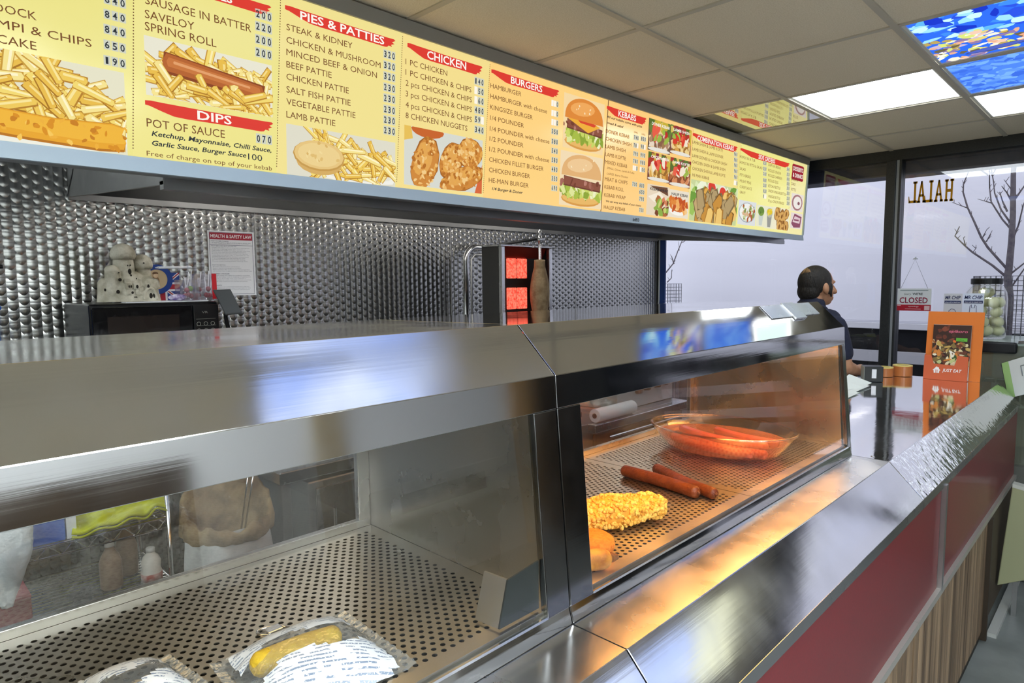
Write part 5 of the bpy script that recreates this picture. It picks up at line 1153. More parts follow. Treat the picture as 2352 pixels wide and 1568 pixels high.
# doner grill
dg = thing('doner_grill', 'upright steel doner grill with glowing red burners on the back counter', 'doner grill', (-2.6, 2.6, -.75))
gx0, gx1, ga, gb, gz0, gz1 = -2.57, -2.42, 2.395, 2.800, -.74, .188
M_DGR = P('grill_grey_side', '3f3f3e', .5, .3); M_DGE = steel('grill_edge', .62, .25)
MB().box(gx0, gx1-.02, ga, ga+.012, gz0, gz1).build('side_panel', M_DGR, dg); MB().box(gx0, gx1-.02, gb-.012, gb, gz0, gz1).build('side_panel', M_DGR, dg)
MB().box(gx0, gx0+.012, ga+.012, gb-.012, gz0, gz1).build('back_panel', M_DGR, dg)
MB().box(gx0, gx1, ga-.004, gb+.004, gz1, gz1+.010).build('top_plate', M_DGE, dg, bevel=.002)
for y in (ga, gb-.026): MB().box(gx1-.024, gx1, y, y+.026, gz0, gz1).build('front_flange', M_DGE, dg, bevel=.003)
MB().box(gx0, gx1+.05, ga-.004, gb+.004, gz0-.008, gz0).build('drip_tray', M_DGE, dg, bevel=.002)
bx = gx1-.03
MB().box(bx-.05, bx-.02, ga+.026, gb-.026, gz0+.01, gz1-.004).build('burner_frame', P('scorched_steel', '2c211d', .5, .5), dg)
MB().prism([(bx-.02, gz1-.002), (gx1-.02, gz1-.002), (bx-.02, .130)], 'y', ga+.03, gb-.03).build('hood_deflector', P('hot_red_metal', '7a2418', .4, .5), dg)
M_BURN = glow('burner_glow', (1., .20, .13), 1.5)
def burner_mat():
    mt = bpy.data.materials.new('radiant_mesh'); mt.use_nodes = True; t = mt.node_tree; t.nodes.remove(t.nodes['Principled BSDF']); e = nd(t, 'Emission'); tc = nd(t, 'TexCoord'); n = nd(t, 'TexNoise'); n.inputs['Scale'].default_value = 90
    r = nd(t, 'ValToRGB'); r.color_ramp.elements[0].color = (*L('e0382a'), 1); r.color_ramp.elements[1].color = (*L('ff7a62'), 1); r.color_ramp.elements[0].position = .3; r.color_ramp.elements[1].position = .65
    t.links.new(tc.outputs['Object'], n.inputs[0]); t.links.new(n.outputs[0], r.inputs[0]); t.links.new(r.outputs[0], e.inputs[0]); e.inputs[1].default_value = 1.5; t.links.new(e.outputs[0], t.nodes['Material Output'].inputs[0]); return mt
M_BURN = burner_mat()
for (z0, z1) in ((.020, .128), (-.147, -.030), (-.31, -.195), (-.47, -.36)):
    for (y0, y1) in ((2.478, 2.552), (2.558, 2.636)): MB().box(bx-.02, bx-.012, y0, y1, z0, z1).build('burner', M_BURN, dg, bevel=.006)
    MB().box(bx-.02, bx-.012, ga+.036, gb-.06, z0-.018, z0-.006).build('burner_bar', P('scorched_steel', '2c211d', .5, .5), dg)
sx, sy = -2.40, 2.670
MB().tube([(sx, sy, -.70), (sx, sy, .262)], .008, 12).build('spit', steel('spit_steel', .7, .2), dg, smooth=True)
MB().lathe([(0, .225), (.014, .225), (.016, .235), (.012, .246), (.008, .252), (.011, .262), (.012, .272), (.006, .284), (0, .286)], (sx, sy, 0), 14).build('spit_knob', steel('spit_steel', .7, .2), dg, smooth=True)
ar = MB().tube([(gx1-.12, ga+.10, gz1+.016), (sx, sy, .236)], .008, 8); ar.build('top_arm', M_DARK, dg)
MB().box(sx-.016, sx+.016, sy-.016, sy+.03, .224, .242).build('arm_clamp', steel('spit_steel', .7, .2), dg, bevel=.003)
ml = thing('doner_meat', 'thin grey-brown column of doner meat on the grill spit', 'doner meat', (sx, sy, -.2))
mm_ = MB(); n = 22; prf = []
for k in range(n+1):
    f = k/n; z = -.165+.285*f; r = .040+.018*math.sin(math.pi*min(1, f*1.1+.05)) - .010*f
    prf.append((max(r, .01), z))
mm_.lathe([(.0085, -.168)]+prf+[(.0085, .123)], (sx, sy, 0), 26); mm_.build('meat', P('doner_brown', '95805f', .75, noise=(26, '7a6345'), bump=(38, .7)), ml, smooth=True)
MB().lathe([(.0085, -.178), (.055, -.178), (.055, -.170), (.0085, -.170)], (sx, sy, 0), 20).build('base_disc', steel('spit_steel', .7, .2), ml)
bc = thing('back_counter', 'steel back counter under the doner grill', 'counter', (-2.7, 2.62, FL))
MB().box(XW+.006, -2.30, 2.16, 2.92, -.785, -.749).build('worktop', M_SS, bc, bevel=.004); MB().box(XW+.02, -2.36, 2.18, 2.90, FL, -.785).build('cupboard', M_SSD, bc)
sg = thing('tube_guard', 'bent chrome tube frame on the wall left of the doner grill', 'tube frame', (-2.86, 2.6, .0))
tp = [(-2.95, 2.86, .213), (-2.95, 2.70, .213)]+[(-2.95, 2.70-.085*math.sin(a), .128+.085*math.cos(a)) for a in [math.pi/2*k/8 for k in range(1, 9)]]+[(-2.95, 2.612, -.748)]
MB().tube(tp, .018, 14).build('tube', steel('chrome_tube', .75, .12), sg, smooth=True)
MB().tube([(-2.95, 2.84, .168), (-2.95, 2.69, .168), (-2.95, 2.662, .143), (-2.95, 2.656, -.748)], .006, 10).build('inner_rod', M_SSD, sg, smooth=True)
# ================================================================== SEEN THROUGH THE NEAR CABINET: wire rack, cloth, bottles, sack, table
wr = thing('wire_rack', 'chrome wire rack with the yellow cloth on its shelf', 'rack', (-2.5, .25, FL)); M_WIRE = steel('chrome_wire', .72, .15)
for x in (-2.40, -2.75):
    for y in (-.25, .722): MB().tube([(x, y, FL), (x, y, -.60)], .008, 10).build('post', M_WIRE, wr, smooth=True)
def wshelf(z):
    b = MB()
    for x in (-2.40, -2.75):
        for zz_ in (z, z-.036): b.tube([(x, -.25, zz_), (x, .722, zz_)], .0035, 7)
        n = 28; b.tube([(x, -.25+.972*k/n, z-(.036 if k % 2 else 0)) for k in range(n+1)], .002, 5)
    for y in (-.25, .722): b.tube([(-2.75, y, z), (-2.40, y, z)], .0035, 7); b.tube([(-2.75, y, z-.036), (-2.40, y, z-.036)], .0035, 7)
    for k in range(14): x = -2.74+.33*k/13; b.tube([(x, -.25, z), (x, .722, z)], .0018, 5)
    b.build('wire_shelf', M_WIRE, wr)
wshelf(-.806); wshelf(-1.03); wshelf(-1.45)
ZS = -.8035
yc = thing('yellow_cloth', 'bright yellow folded microfibre cloth on the wire rack', 'cloth', (-2.5, .575, ZS))
def cloth():
    b = MB(); N = 30; M_ = 16; pts = {}
    for i in range(N+1):
        for j in range(M_+1):
            u, v = i/N, j/M_; y = .432+.285*u+.02*math.sin(3*v); x = -2.62+.235*v+.015*math.sin(5*u)
            z = ZS+.020+.032*u*(1-.55*v)+.009*math.sin(7*u+5*v)*(u)+.006*math.sin(19*u+3*v)+.016*math.exp(-((u-.62-.25*v)/.07)**2)
            pts[i, j] = (x, y, max(z, ZS+.012))
    for i in range(N):
        for j in range(M_): b.add([pts[i, j], pts[i+1, j], pts[i+1, j+1], pts[i, j+1]], [(0, 1, 2, 3)])
    o = b.build('folded_cloth', P('yellow_microfibre', 'c2c81c', .95, noise=(30, 'd6dc34'), bump=(400, .4)), yc, smooth=True)
    w_ = o.modifiers.new('w', 'WELD'); w_.merge_threshold = .0003; s_ = o.modifiers.new('s', 'SOLIDIFY'); s_.thickness = .010; s_.offset = -1
    MB().tube([Vector(pts[i, M_])+Vector((.003, 0, -.006)) for i in range(N+1)], .004, 7).build('hem', P('yellow_hem', 'aeb414', .95), yc, smooth=True)
cloth()
bc2 = thing('blue_packet', 'blue box of supplies on the wire rack left of the yellow cloth', 'box', (-2.52, .38, ZS))
MB().box(-2.66, -2.41, .318, .425, ZS+.001, ZS+.082).build('box', P('blue_print', '2a55b0', .4, noise=(24, '3f6cc8')), bc2, bevel=.004); MB().box(-2.66, -2.413, .428, .455, ZS+.001, ZS+.085).build('white_flap', M_WHITE, bc2)
gt = thing('cleaning_tray', 'dull grey tray on the wire rack behind the yellow cloth', 'tray', (-2.70, .55, ZS))
MB().box(-2.745, -2.635, .47, .70, ZS+.001, ZS+.07).build('tray', P('olive_grey_plastic', '8f9468', .5), gt, bevel=.006)
wb = thing('white_bag', 'white plastic carrier bag hanging off the wire rack at left', 'bag', (-2.38, .24, -.75))
def bagm():
    b = MB(); N = 18; r = []
    for k in range(N+1):
        f = k/N; z = -.695-.25*f; w_ = (.085 if f < .3 else .085*(1-(f-.3)/.7*.85)); r.append((z, w_, .028*math.sin(math.pi*min(1, f*1.2))+.006))
    n = 20; v = []
    for z, a, d in r:
        for k in range(n): t = 6.2832*k/n; v.append((-2.355+d*math.cos(t)*(1+.3*math.sin(5*t+30*z)), .245+a*math.sin(t)*(1+.06*math.sin(7*t+40*z))+(-.695-z)*.06, z))
    b.add(v, [(i*n+k, i*n+(k+1) % n, (i+1)*n+(k+1) % n, (i+1)*n+k) for i in range(N) for k in range(n)]+[tuple(range(n)), tuple(range(N*n, N*n+n))])
    b.build('carrier', P('white_poly_bag', 'dfe6e6', .4, bump=(30, .6)), wb, smooth=True)
    MB().tube([(-2.36, .20, -.70), (-2.39, .215, -.772), (-2.405, .24, -.795), (-2.39, .265, -.772), (-2.36, .28, -.70)], .004, 6).build('handle', P('white_poly_bag', 'dfe6e6', .4), wb, smooth=True)
bagm()
rdb = thing('red_box', 'dark red box on the lower wire shelf at left', 'box', (-2.52, .18, -1.027)); MB().box(-2.66, -2.41, .05, .325, -1.026, -.955).build('box', P('box_red', '7a1c24', .5), rdb, bevel=.004); MB().box(-2.66, -2.41, .05, .325, -.955, -.948).build('lid', P('box_lid_pink', 'a8505c', .5), rdb)
ZB = -1.026
def bottle(lab, x, y, h, r, body, cap, kind):
    t = thing('sauce_bottle', lab, 'bottle', (x, y, ZB), 'bottles on the lower wire shelf')
    if kind == 'vinegar': pr = [(r*.9, 0), (r, .006), (r, h*.55), (r*.8, h*.68), (r*.42, h*.82), (r*.36, h*.9), (r*.36, h*.93), (0, h*.93)]
    else: pr = [(r*.85, 0), (r, .01), (r*1.02, h*.3), (r*.88, h*.42), (r*.98, h*.6), (r*.72, h*.76), (r*.4, h*.84), (r*.4, h*.88), (0, h*.88)]
    MB().lathe(pr, (x, y, ZB+.001), 24).build('bottle_body', body, t, smooth=True)
    MB().lathe([(r*.44, h*.87), (r*.44, h*.98), (r*.36, h), (0, h)], (x, y, ZB+.002), 18).build('cap', cap, t, smooth=True)
    if kind != 'vinegar': MB().lathe([(r*1.035, h*.08), (r*1.05, h*.3)], (x, y, ZB), 24).build('label', P('bottle_label', 'd9cfc8', .5, noise=(24, '9a4638')), t, smooth=True)
M_VIN = P('vinegar_brown', '8a7460', .35, noise=(30, '9c8670')); M_CAPW = P('cap_white', 'd8d6cf', .4)
bottle('brown vinegar bottle with a white cap, leftmost on the lower shelf', -2.47, .555, .165, .034, M_VIN, M_CAPW, 'vinegar')
bottle('taller brown vinegar bottle behind the white squeezy bottle', -2.55, .625, .190, .034, M_VIN, M_CAPW, 'vinegar')
bottle('white squeezy sauce bottle with a printed label on the lower shelf', -2.415, .664, .122, .032, P('squeezy_white', 'e2dccf', .4), M_CAPW, 'squeezy')
clw = thing('crumpled_film', 'crumpled clear plastic film beside the vinegar bottles', 'plastic film', (-2.46, .50, ZB)); b = MB(); random.seed(4)
for k in range(26):
    c_ = Vector((-2.43+random.uniform(-.02, .02), .465+random.uniform(-.03, .02), ZB+.003)); h_ = random.uniform(.02, .06); a = random.random()*6.28; d = Vector((math.cos(a), math.sin(a), 0))*random.uniform(.015, .035)
    b.add([c_-d, c_+d, c_+d*.6+Vector((0, 0, h_)), c_-d*.5+Vector((.01, .008, h_*.8))], [(0, 1, 2), (0, 2, 3)])
b.build('film', M_CLEAR, clw)
# paper sack
sk = thing('paper_sack', 'white paper potato sack with its brown top rolled down', 'sack', (-2.36, .912, FL))
def sack():
    n = 64; v = []; f = []; b = MB(); cx, cy = -2.36, .912
    pr = [(.125, FL), (.142, FL+.05), (.146, -1.25), (.148, -1.0), (.143, -.90), (.140, -.855)]
    for r, z in pr:
        for k in range(n): t = 6.2832*k/n; rr = r*(1+.035*math.sin(5*t+z*9)+.02*math.sin(11*t-z*14)); v.append((cx+rr*math.cos(t), cy+rr*math.sin(t), z))
    m = len(pr); f = [(i*n+k, i*n+(k+1) % n, (i+1)*n+(k+1) % n, (i+1)*n+k) for i in range(m-1) for k in range(n)]
    b.add(v, f+[tuple(range(n))[::-1]]); b.build('sack_body', P('white_kraft', 'd9d9d4', .75, noise=(9, 'b9b8b2'), bump=(14, .6)), sk, smooth=True)
    v = []; b = MB(); pr = [(.143, -.905, 0), (.154, -.895, .0), (.158, -.87, .35), (.150, -.846, 1.), (.136, -.852, 1.), (.128, -.89, .7), (.115, -.97, .1), (.0, -.985, 0)]
    for r, z, k_ in pr:
        for k in range(n):
            t = 6.2832*k/n; rr = r*(1+.03*math.sin(3*t+z*20)+.03*math.sin(8*t+1+z*30)+.025*math.sin(17*t-z*60)); back = (.5-.5*math.cos(t+.25))**1.3
            v.append((cx+rr*math.cos(t), cy+rr*math.sin(t), z+k_*(.125*back+.010*math.sin(7*t)+.007*math.sin(13*t))))
    m = len(pr); b.add(v, [(i*n+k, i*n+(k+1) % n, (i+1)*n+(k+1) % n, (i+1)*n+k) for i in range(m-1) for k in range(n)])
    b.build('rolled_top', P('brown_kraft', 'a48d66', .85, noise=(13, '70583a'), bump=(22, .8)), sk, smooth=True)
sack()
tg = thing('serving_tongs', 'thin steel tongs standing in the paper sack', 'tongs', (-2.36, .96, -.95))
for o_ in (0, .022): MB().tube([(-2.37, .955+o_*.6, -.945), (-2.33, .985+o_, -.66)], .003, 7).build('arm', M_WIRE, tg, smooth=True)
MB().tube([(-2.33, .985, -.66), (-2.327, .996, -.645), (-2.33, 1.007, -.66)], .0032, 7).build('hinge', M_WIRE, tg, smooth=True)
pt_ = thing('prep_table', 'steel prep table behind the near cabinet right of the sack', 'table', (-2.6, 1.6, FL))
MB().box(XW+.006, -2.30, 1.085, 2.15, -.76, -.712).build('table_top', M_SS, pt_, bevel=.004)
for x in (-2.97, -2.34):
    for y in (1.12, 2.11): MB().box(x-.02, x+.02, y-.02, y+.02, FL, -.76).build('leg', M_SSD, pt_, bevel=.004)
MB().box(XW+.02, -2.33, 1.15, 2.08, -1.34, -1.32).build('undershelf', M_SSD, pt_)
fr_ = thing('undertable_fridge', 'dark glass-fronted steel cooler under the prep table', 'fridge', (-2.6, 1.66, -1.32))
MB().box(-2.95, -2.38, 1.24, 2.06, -1.319, -.80).build('body', M_SSD, fr_, bevel=.006); MB().box(-2.38, -2.365, 1.27, 2.03, -1.29, -.83).build('door', P('dark_glass_door', '1d1915', .15, coat=.5, noise=(6, '33281f')), fr_, bevel=.003); MB().tube([(-2.35, 1.34, -1.2), (-2.35, 1.34, -.92)], .008, 10).build('handle', M_WIRE, fr_)
wc = thing('wall_card', 'pale grey card on the wall behind the paper sack', 'card', (XW+.004, 1.25, -.85)); MB().box(XW+.0005, XW+.004, 1.18, 1.36, -1.02, -.78).build('card', P('pale_grey_card', 'a9aaa6', .6), wc)
# ================================================================== SEEN THROUGH THE FAR CABINET: oven range and paper roll
ov = thing('oven_range', 'steel oven range with control knobs seen through the far cabinet', 'oven', (-2.6, 3.6, FL))
MB().box(XW+.008, -2.36, 2.95, 4.16, FL+.02, -.855).build('oven_body', M_SSD, ov, bevel=.004)
MB().box(XW+.008, -2.44, 3.47, 4.16, -.853, -.60).build('control_housing', P('pale_control_panel', 'b9b5b2', .4, .4), ov, bevel=.004)
MB().box(-2.36, -2.30, 3.05, 4.15, -.905, -.855).build('ledge', M_SS, ov, bevel=.004)
MB().box(-2.36, -2.335, 3.10, 4.12, -1.45, -.925).build('oven_door', P('dark_oven_door', '2b2827', .2, .5), ov, bevel=.004)
MB().tube([(-2.31, 3.2, -.955), (-2.31, 4.05, -.955)], .010, 10).build('door_handle', M_WIRE, ov)
for y, z in ((3.70, -.735), (3.80, -.725), (3.93, -.72), (4.03, -.715)):
    MB().tube([(-2.44, y, z), (-2.405, y, z)], [.030, .024], 18).build('knob', P('brown_knob', '6d5040', .45), ov, smooth=True)
rl = thing('paper_roll', 'white paper roll lying on the oven ledge', 'paper roll', (-2.33, 3.3, -.81))
MB().tube([(-2.345, 3.10, -.811), (-2.345, 3.50, -.811)], .042, 26).build('roll', P('paper_white', 'e4e2e0', .7), rl, smooth=True, bevel=.003); MB().tube([(-2.345, 3.099, -.811), (-2.345, 3.096, -.811)], .016, 16).build('core', P('core_dark', '4a4038', .8), rl)
# ================================================================== WORKTOP WARES
oh = thing('leaflet_holder', 'orange JUST EAT leaflet holder on the steel worktop', 'leaflet holder', (-.73, 4.16, ZL)); ZW = ZL+.0008
lean = lambda y, z: 4.135+.11*0+(z-ZL)*.10+y
M_OR = P('orange_card', 'e07a2a', .55); M_ORF = P('deep_orange_card', 'd0623a', .5)
def lq(x0, x1, z0, z1, o=0., th=.004, mb=None):  # upright card on the leaning plane
    mb = mb or MB(); return mb.hexa([(x0, lean(o, z0), z0), (x1, lean(o, z0), z0), (x1, lean(o+th, z0), z0), (x0, lean(o+th, z0), z0)], [(x0, lean(o, z1), z1), (x1, lean(o, z1), z1), (x1, lean(o+th, z1), z1), (x0, lean(o+th, z1), z1)])
lq(-.857, -.602, ZW, -.182).build('back_card', M_OR, oh)
def pocket():
    o = -.030; b = MB(); z1 = -.418; W0, W1 = -.855, -.655
    pts = [(W0, ZW), (W1, ZW), (W1, z1), (W1-.045, z1+.004), (W1-.06, z1-.05), (W0+.045, z1-.045), (W0+.032, z1), (W0, z1)]
    b.add([(x, lean(o, z), z) for x, z in pts]+[(x, lean(o+.003, z), z) for x, z in pts], [tuple(range(8))[::-1], tuple(range(8, 16))]+[(i, (i+1) % 8, 8+(i+1) % 8, 8+i) for i in range(8)])
    b.build('front_pocket', M_ORF, oh)
    s_ = MB()
    for x in (W0, W1-.003): s_.hexa([(x, lean(o+.003, ZW), ZW), (x+.003, lean(o+.003, ZW), ZW), (x+.003, lean(-.0005, ZW), ZW), (x, lean(-.0005, ZW), ZW)], [(x, lean(o+.003, z1), z1), (x+.003, lean(o+.003, z1), z1), (x+.003, lean(-.0005, z1), z1), (x, lean(-.0005, z1), z1)])
    s_.build('pocket_sides', M_ORF, oh)
pocket()
yf = lambda z, o=-.0312: lean(o, z)
lg = MB(); zt = -.503
put(lg, 'JUST EAT', (-.768, yf(zt), zt), (1, 0, 0), (0, .1, 1), .088, .0155, True, True)
lg2 = MB()
def house(mb, x, z, s):
    out = [(0, .42), (.5, 1), (.66, .82), (.72, .88), (.82, .78), (.80, .66), (1, .42), (.88, .38), (.84, 0), (.62, 0), (.62, .5), (.55, .5), (.55, 0), (.45, 0), (.45, .5), (.38, .5), (.38, 0), (.16, 0), (.12, .38)]
    mb.add([(x+a*s, yf(z+b*s, -.0315), z+b*s) for a, b in out], [tuple(range(len(out)))])
house(lg2, -.812, zt-.010, .036)
lg.build('logo_lettering', P('logo_white', 'f6f1ec', .5, emit='000000', es=0), oh); lg2.build('logo_house', P('logo_white', 'f6f1ec', .5), oh)
lf = thing('menu_leaflet', 'food leaflet standing in the orange holder', 'leaflet', (-.74, 4.15, -.4))
lq(-.825, -.652, ZW+.004, -.252, -.016, .012).build('leaflet_stack', P('leaflet_edge', 'd8d0c6', .6), lf)
pc = Pic(lambda u, v, o: Vector((-.825+u, lean(-.0163-o, -.47+v), -.47+v)), .173, .2178); pc.e = 1.2e-5; random.seed(21)
pc.bg('3a2118'); pc.specks(50, lambda u, v: v > .55 and u < .6, ['6e3524', '8a4630', '522a1e'], .014); pc.specks(160, lambda u, v: v < .6, ['5a4a2c', '8a7440', 'c9a85a', '3c3420', 'a8673a', 'e0d0a0', '6d3a26'], .012)
pc.specks(40, lambda u, v: .42 < v < .6 and .4 < u < .65, ['f2a83a', 'ffd34a', 'e8742a'], .012); pc.specks(110, lambda u, v: v < .3, ['efe0b8', 'e0a850', '3f5a2c', 'f2ead2', 'd8883c', 'c9d08c'], .014); pc.specks(50, lambda u, v: .28 < v < .45, ['f0ece0', '4a3a2c', '8a6a5a'], .007)
pc.rect(.108, .132, .158, .150, '66b83c'); put(pc, 'online', (-.712, lean(-.0185, -.334), -.334), (1, 0, 0), (0, .1, 1), .03, .007, True, False, L('3d8a24'))
put(pc, 'epikoro', (-.752, lean(-.0188, -.292), -.292), (1, 0, 0), (0, .1, 1), .085, .014, True, True, L('e0708a'))
pc.build('cover_print', attr_print('leaflet_print', .35), lf)
# jar of eggs on the display unit
du = thing('display_unit', 'glass counter display unit with black rail beyond the worktop', 'display cabinet', (-.1, 4.5, FL)); ZD = -.345
MB().box(-.66, .50, 4.30, 4.84, ZD-.016, ZD).build('top_glass', glass('unit_top_glass', (.85, .92, .88), .08, haze=(.4, 'c3d0c8')), du)
MB().box(-.665, -.470, 4.262, 4.302, -.402, -.342).build('black_rail', P('black_rubber', '0d1014', .45), du, bevel=.012, seg=4)
MB().slab([(-.470, 4.30, -.350), (.50, 4.10, -.25), (.50, 4.16, -.25), (-.470, 4.345, -.350)], (0, 0, .015)).build('steel_edge', M_SS, du)
MB().box(-.655, .50, 4.315, 4.32, -1.0, ZD-.018).build('front_glass', glass('unit_glass', (.93, .96, .94), .07, haze=(.22, 'b4b8a4')), du)
MB().box(-.66, -.64, 4.30, 4.84, -1.0, ZD-.018).build('side_frame', M_SS, du); MB().box(-.655, .50, 4.36, 4.80, -.70, -.69).build('shelf', P('shelf_green_grey', 'b4bcae', .3), du)
MB().box(-.655, .50, 4.80, 4.83, -1.0, ZD-.018).build('rear_panel', P('rear_dim', '8b8874', .5), du); MB().box(-.66, .50, 4.27, 4.84, FL+.005, -1.0).build('base_cabinet', P('unit_base', '6e6f68', .5), du)
for k, (x, c_) in enumerate(((-.60, '3b3230'), (-.545, '6a6a4c'), (-.49, '4c3a34'), (-.43, '7a7a64'), (-.36, '3a4a34'))):
    t = thing('drink_can', '%s drink can inside the glass display unit, number %d from its left' % (('dark', 'olive', 'brown', 'grey', 'green')[k], k+1), 'can', (x, 4.42, -.689)); t['label'] = ('dark', 'olive', 'brown', 'pale grey', 'green')[k]+' drink can on the shelf inside the glass display unit'
    MB().lathe([(.020, 0), (.026, .006), (.026, .118), (.021, .127), (0, .127)], (x, 4.42, -.689), 20).build('can_body', P('can_'+c_, c_, .3, .4), t, smooth=True); MB().lathe([(.0215, .127), (.022, .130), (.019, .130), (0, .1285)], (x, 4.42, -.689), 20).build('can_lid', M_SSD, t)
jr = thing('egg_jar', 'big clear jar of pickled eggs with a black lid on the display unit', 'jar', (-.65, 4.52, ZD)); JX, JY = -.652, 4.52
MB().lathe([(.085, .002), (.098, .010), (.101, .03), (.101, .225), (.096, .262), (.078, .296), (.072, .302), (.072, .312), (.069, .312), (.069, .300), (.092, .262), (.098, .225), (.098, .03), (.09, .012), (0, .010)], (JX, JY, ZD), 48).build('jar', glass('jar_glass', (.985, .99, .975), .06), jr, smooth=True)
MB().lathe([(0, .316), (.066, .316), (.070, .309), (.075, .3095), (.0755, .338), (.072, .342), (0, .342)], (JX, JY, ZD), 40).build('lid', P('black_lid', '0c0f10', .4), jr, smooth=False, bevel=.002)
def brine():
    mt = bpy.data.materials.new('pickle_brine'); mt.use_nodes = True; t = mt.node_tree; t.nodes.remove(t.nodes['Principled BSDF']); tr = nd(t, 'BsdfTransparent'); tr.inputs[0].default_value = (.985, .99, .955, 1)
    t.links.new(tr.outputs[0], t.nodes['Material Output'].inputs[0]); return mt
MB().lathe([(0, .0125), (.089, .0145), (.097, .031), (.097, .224), (.0915, .258), (0, .258)], (JX, JY, ZD), 40).build('brine', brine(), jr)
M_EGG = P('pickled_egg', 'e4e4c4', .35, noise=(12, 'd8dab4'), coat=.3); random.seed(8); eggs = []
for lay in range(5):
    n_e = 5 if lay < 4 else 2
    for k in range(n_e):
        a = 6.2832*(k+.5*(lay % 2))/n_e+lay*.35; r = .0655 if lay < 4 else .036; eggs.append((JX+r*math.cos(a), JY+r*math.sin(a), ZD+.046+lay*.0535))
e0 = None
for k, p in enumerate(eggs):
    if e0 is None:
        e0 = MB().ell((0, 0, -EYE), (.0275, .0275, .0315), 18, 12).build('pickled_egg', M_EGG, None, smooth=True); o = e0
    else: o = e0.copy(); C.objects.link(o)
    o.location = (p[0], p[1], p[2]+EYE); o.rotation_euler = (random.uniform(0, 1.2), random.uniform(0, 1.2), random.random()*6); tag(o, 'pale green pickled egg in the big black-lidded jar', 'egg', 'pickled eggs in the jar')
# MR CHIP cards
for k, (x0, x1, zt, bgc, lab, bag_) in enumerate(((-.829, -.742, -.088, 'c3c6cd', 'greyer MR CHIP card standing left of the other beside the egg jar', 0), (-.737, -.641, -.086, 'cfd9ea', 'bluish MR CHIP card standing against the egg jar', 1))):
    y = 4.385; t = thing('promo_card', lab, 'card', ((x0+x1)/2, y, ZD), 'shop promotion cards'); W_ = x1-x0
    q = MB(); q.box(x0, x1, y, y+.004, ZD+.0005, zt); q.build('card', P('card_'+bgc, bgc, .5), t)
    q = MB(); q.box(x0+.004, x1-.004, y-.0012, y, zt-.056, zt-.040); q.build('navy_band', P('navy_print', '1d2a5a', .5), t)
    q = MB(); put(q, 'MR CHIP', (x0+.006, y-.0013, zt-.032), (1, 0, 0), (0, 0, 1), W_-.013, .019, True, True); q.build('lettering', P('navy_print', '1d2a5a', .5), t)
    q = MB(); put(q, 'please ask for details here', (x0+.008, y-.0018, zt-.051), (1, 0, 0), (0, 0, 1), W_-.016, .005, True); q.build('band_lettering', P('pale_print', 'dfe4f0', .5), t)
    xc = (x0+x1)/2; q = MB()
    if bag_: pts = [(-.017, 0), (-.014, .045), (-.008, .052), (-.006, .034), (.006, .034), (.008, .052), (.014, .045), (.017, 0)]
    else: pts = [(-.018, 0), (-.016, .018), (-.006, .028), (.008, .026), (.016, .016), (.012, -.004), (-.01, -.008)]
    q.tube([(xc+a, y-.001, zt-.115+b) for a, b in pts], .0013, 5, closed=True); q.build('line_drawing', P('navy_print', '1d2a5a', .5), t)
# price ticket holder at right edge
tk = thing('ticket_holder', 'white and green price ticket in a clear holder at the right edge', 'price ticket', (-.42, 4.0, -.5))
A_ = [Vector((-.528, 4.24, -.452)), Vector((-.30, 4.12, -.34)), Vector((-.26, 4.10, -.52)), Vector((-.488, 4.22, -.632))]
n_ = (A_[1]-A_[0]).cross(A_[3]-A_[0]).normalized(); n_ = -n_ if n_.y > 0 else n_
MB().slab(A_, -n_*.003).build('ticket', P('ticket_white', 'd3d8d6', .5), tk)
f_ = lambda u, v: A_[0].lerp(A_[1], u).lerp(A_[3].lerp(A_[2], u), v)
MB().slab([f_(0, 0)+n_*.0005, f_(.13, 0)+n_*.0005, f_(.13, 1)+n_*.0005, f_(0, 1)+n_*.0005], n_*.0004).build('green_strip', P('ticket_green', '9cc27c', .5), tk)
MB().tube([f_(.34, .5)+n_*.001, f_(.34, .22)+n_*.001, f_(.62, .22)+n_*.001, f_(.62, .5)+n_*.001], .003, 6).build('price_print', P('ticket_grey', '7d8488', .5), tk)
MB().tube([f_(0, 0)-n_*.004, f_(0, 1)-n_*.004, f_(0, 1.7)-n_*.004], .005, 8).build('black_edge', M_DARK, tk)
# tape rolls and black box
def roll(lab, x, y, r, h, tilt):
    t = thing('tape_roll', lab, 'tape roll', (x, y, ZW), 'tape rolls on the worktop'); b = MB()
    pr = [(r*.62, 0), (r, 0), (r, h), (r*.62, h), (r*.62, 0)]
    b.lathe(pr, (x, y, ZW+.0006), 30); b.build('tape', P('brown_tape', 'b8703c', .3, coat=.4), t, smooth=False, bevel=.002)
    b = MB(); b.lathe([(r*.60, h+.0008), (r*.99, h+.0008), (r*.99, h+.006), (r*.60, h+.006), (r*.60, h+.0008)], (x, y, ZW), 30); b.build('yellow_rim', P('yellow_core', 'e6d27a', .45), t)
roll('brown parcel tape roll with a yellow rim, nearer the black box', -1.035, 4.06, .045, .048, 0)
roll('brown parcel tape roll with a yellow rim, nearer the leaflet holder', -.965, 4.165-.02, .050, .056, 0)
bb = thing('black_carton', 'small black carton with a white mark on the worktop', 'carton', (-1.02, 3.80, ZW))
c45 = math.radians(28); RZ = Matrix.Rotation(c45, 3, 'Z')
def rb_(x0, x1, y0, y1, z0, z1):
    m_ = MB().box(x0, x1, y0, y1, z0, z1); m_.v = [RZ @ p if True else p for p in m_.v]; m_.v = [p+Vector((-1.035, 3.83, 0)) for p in m_.v]; return m_
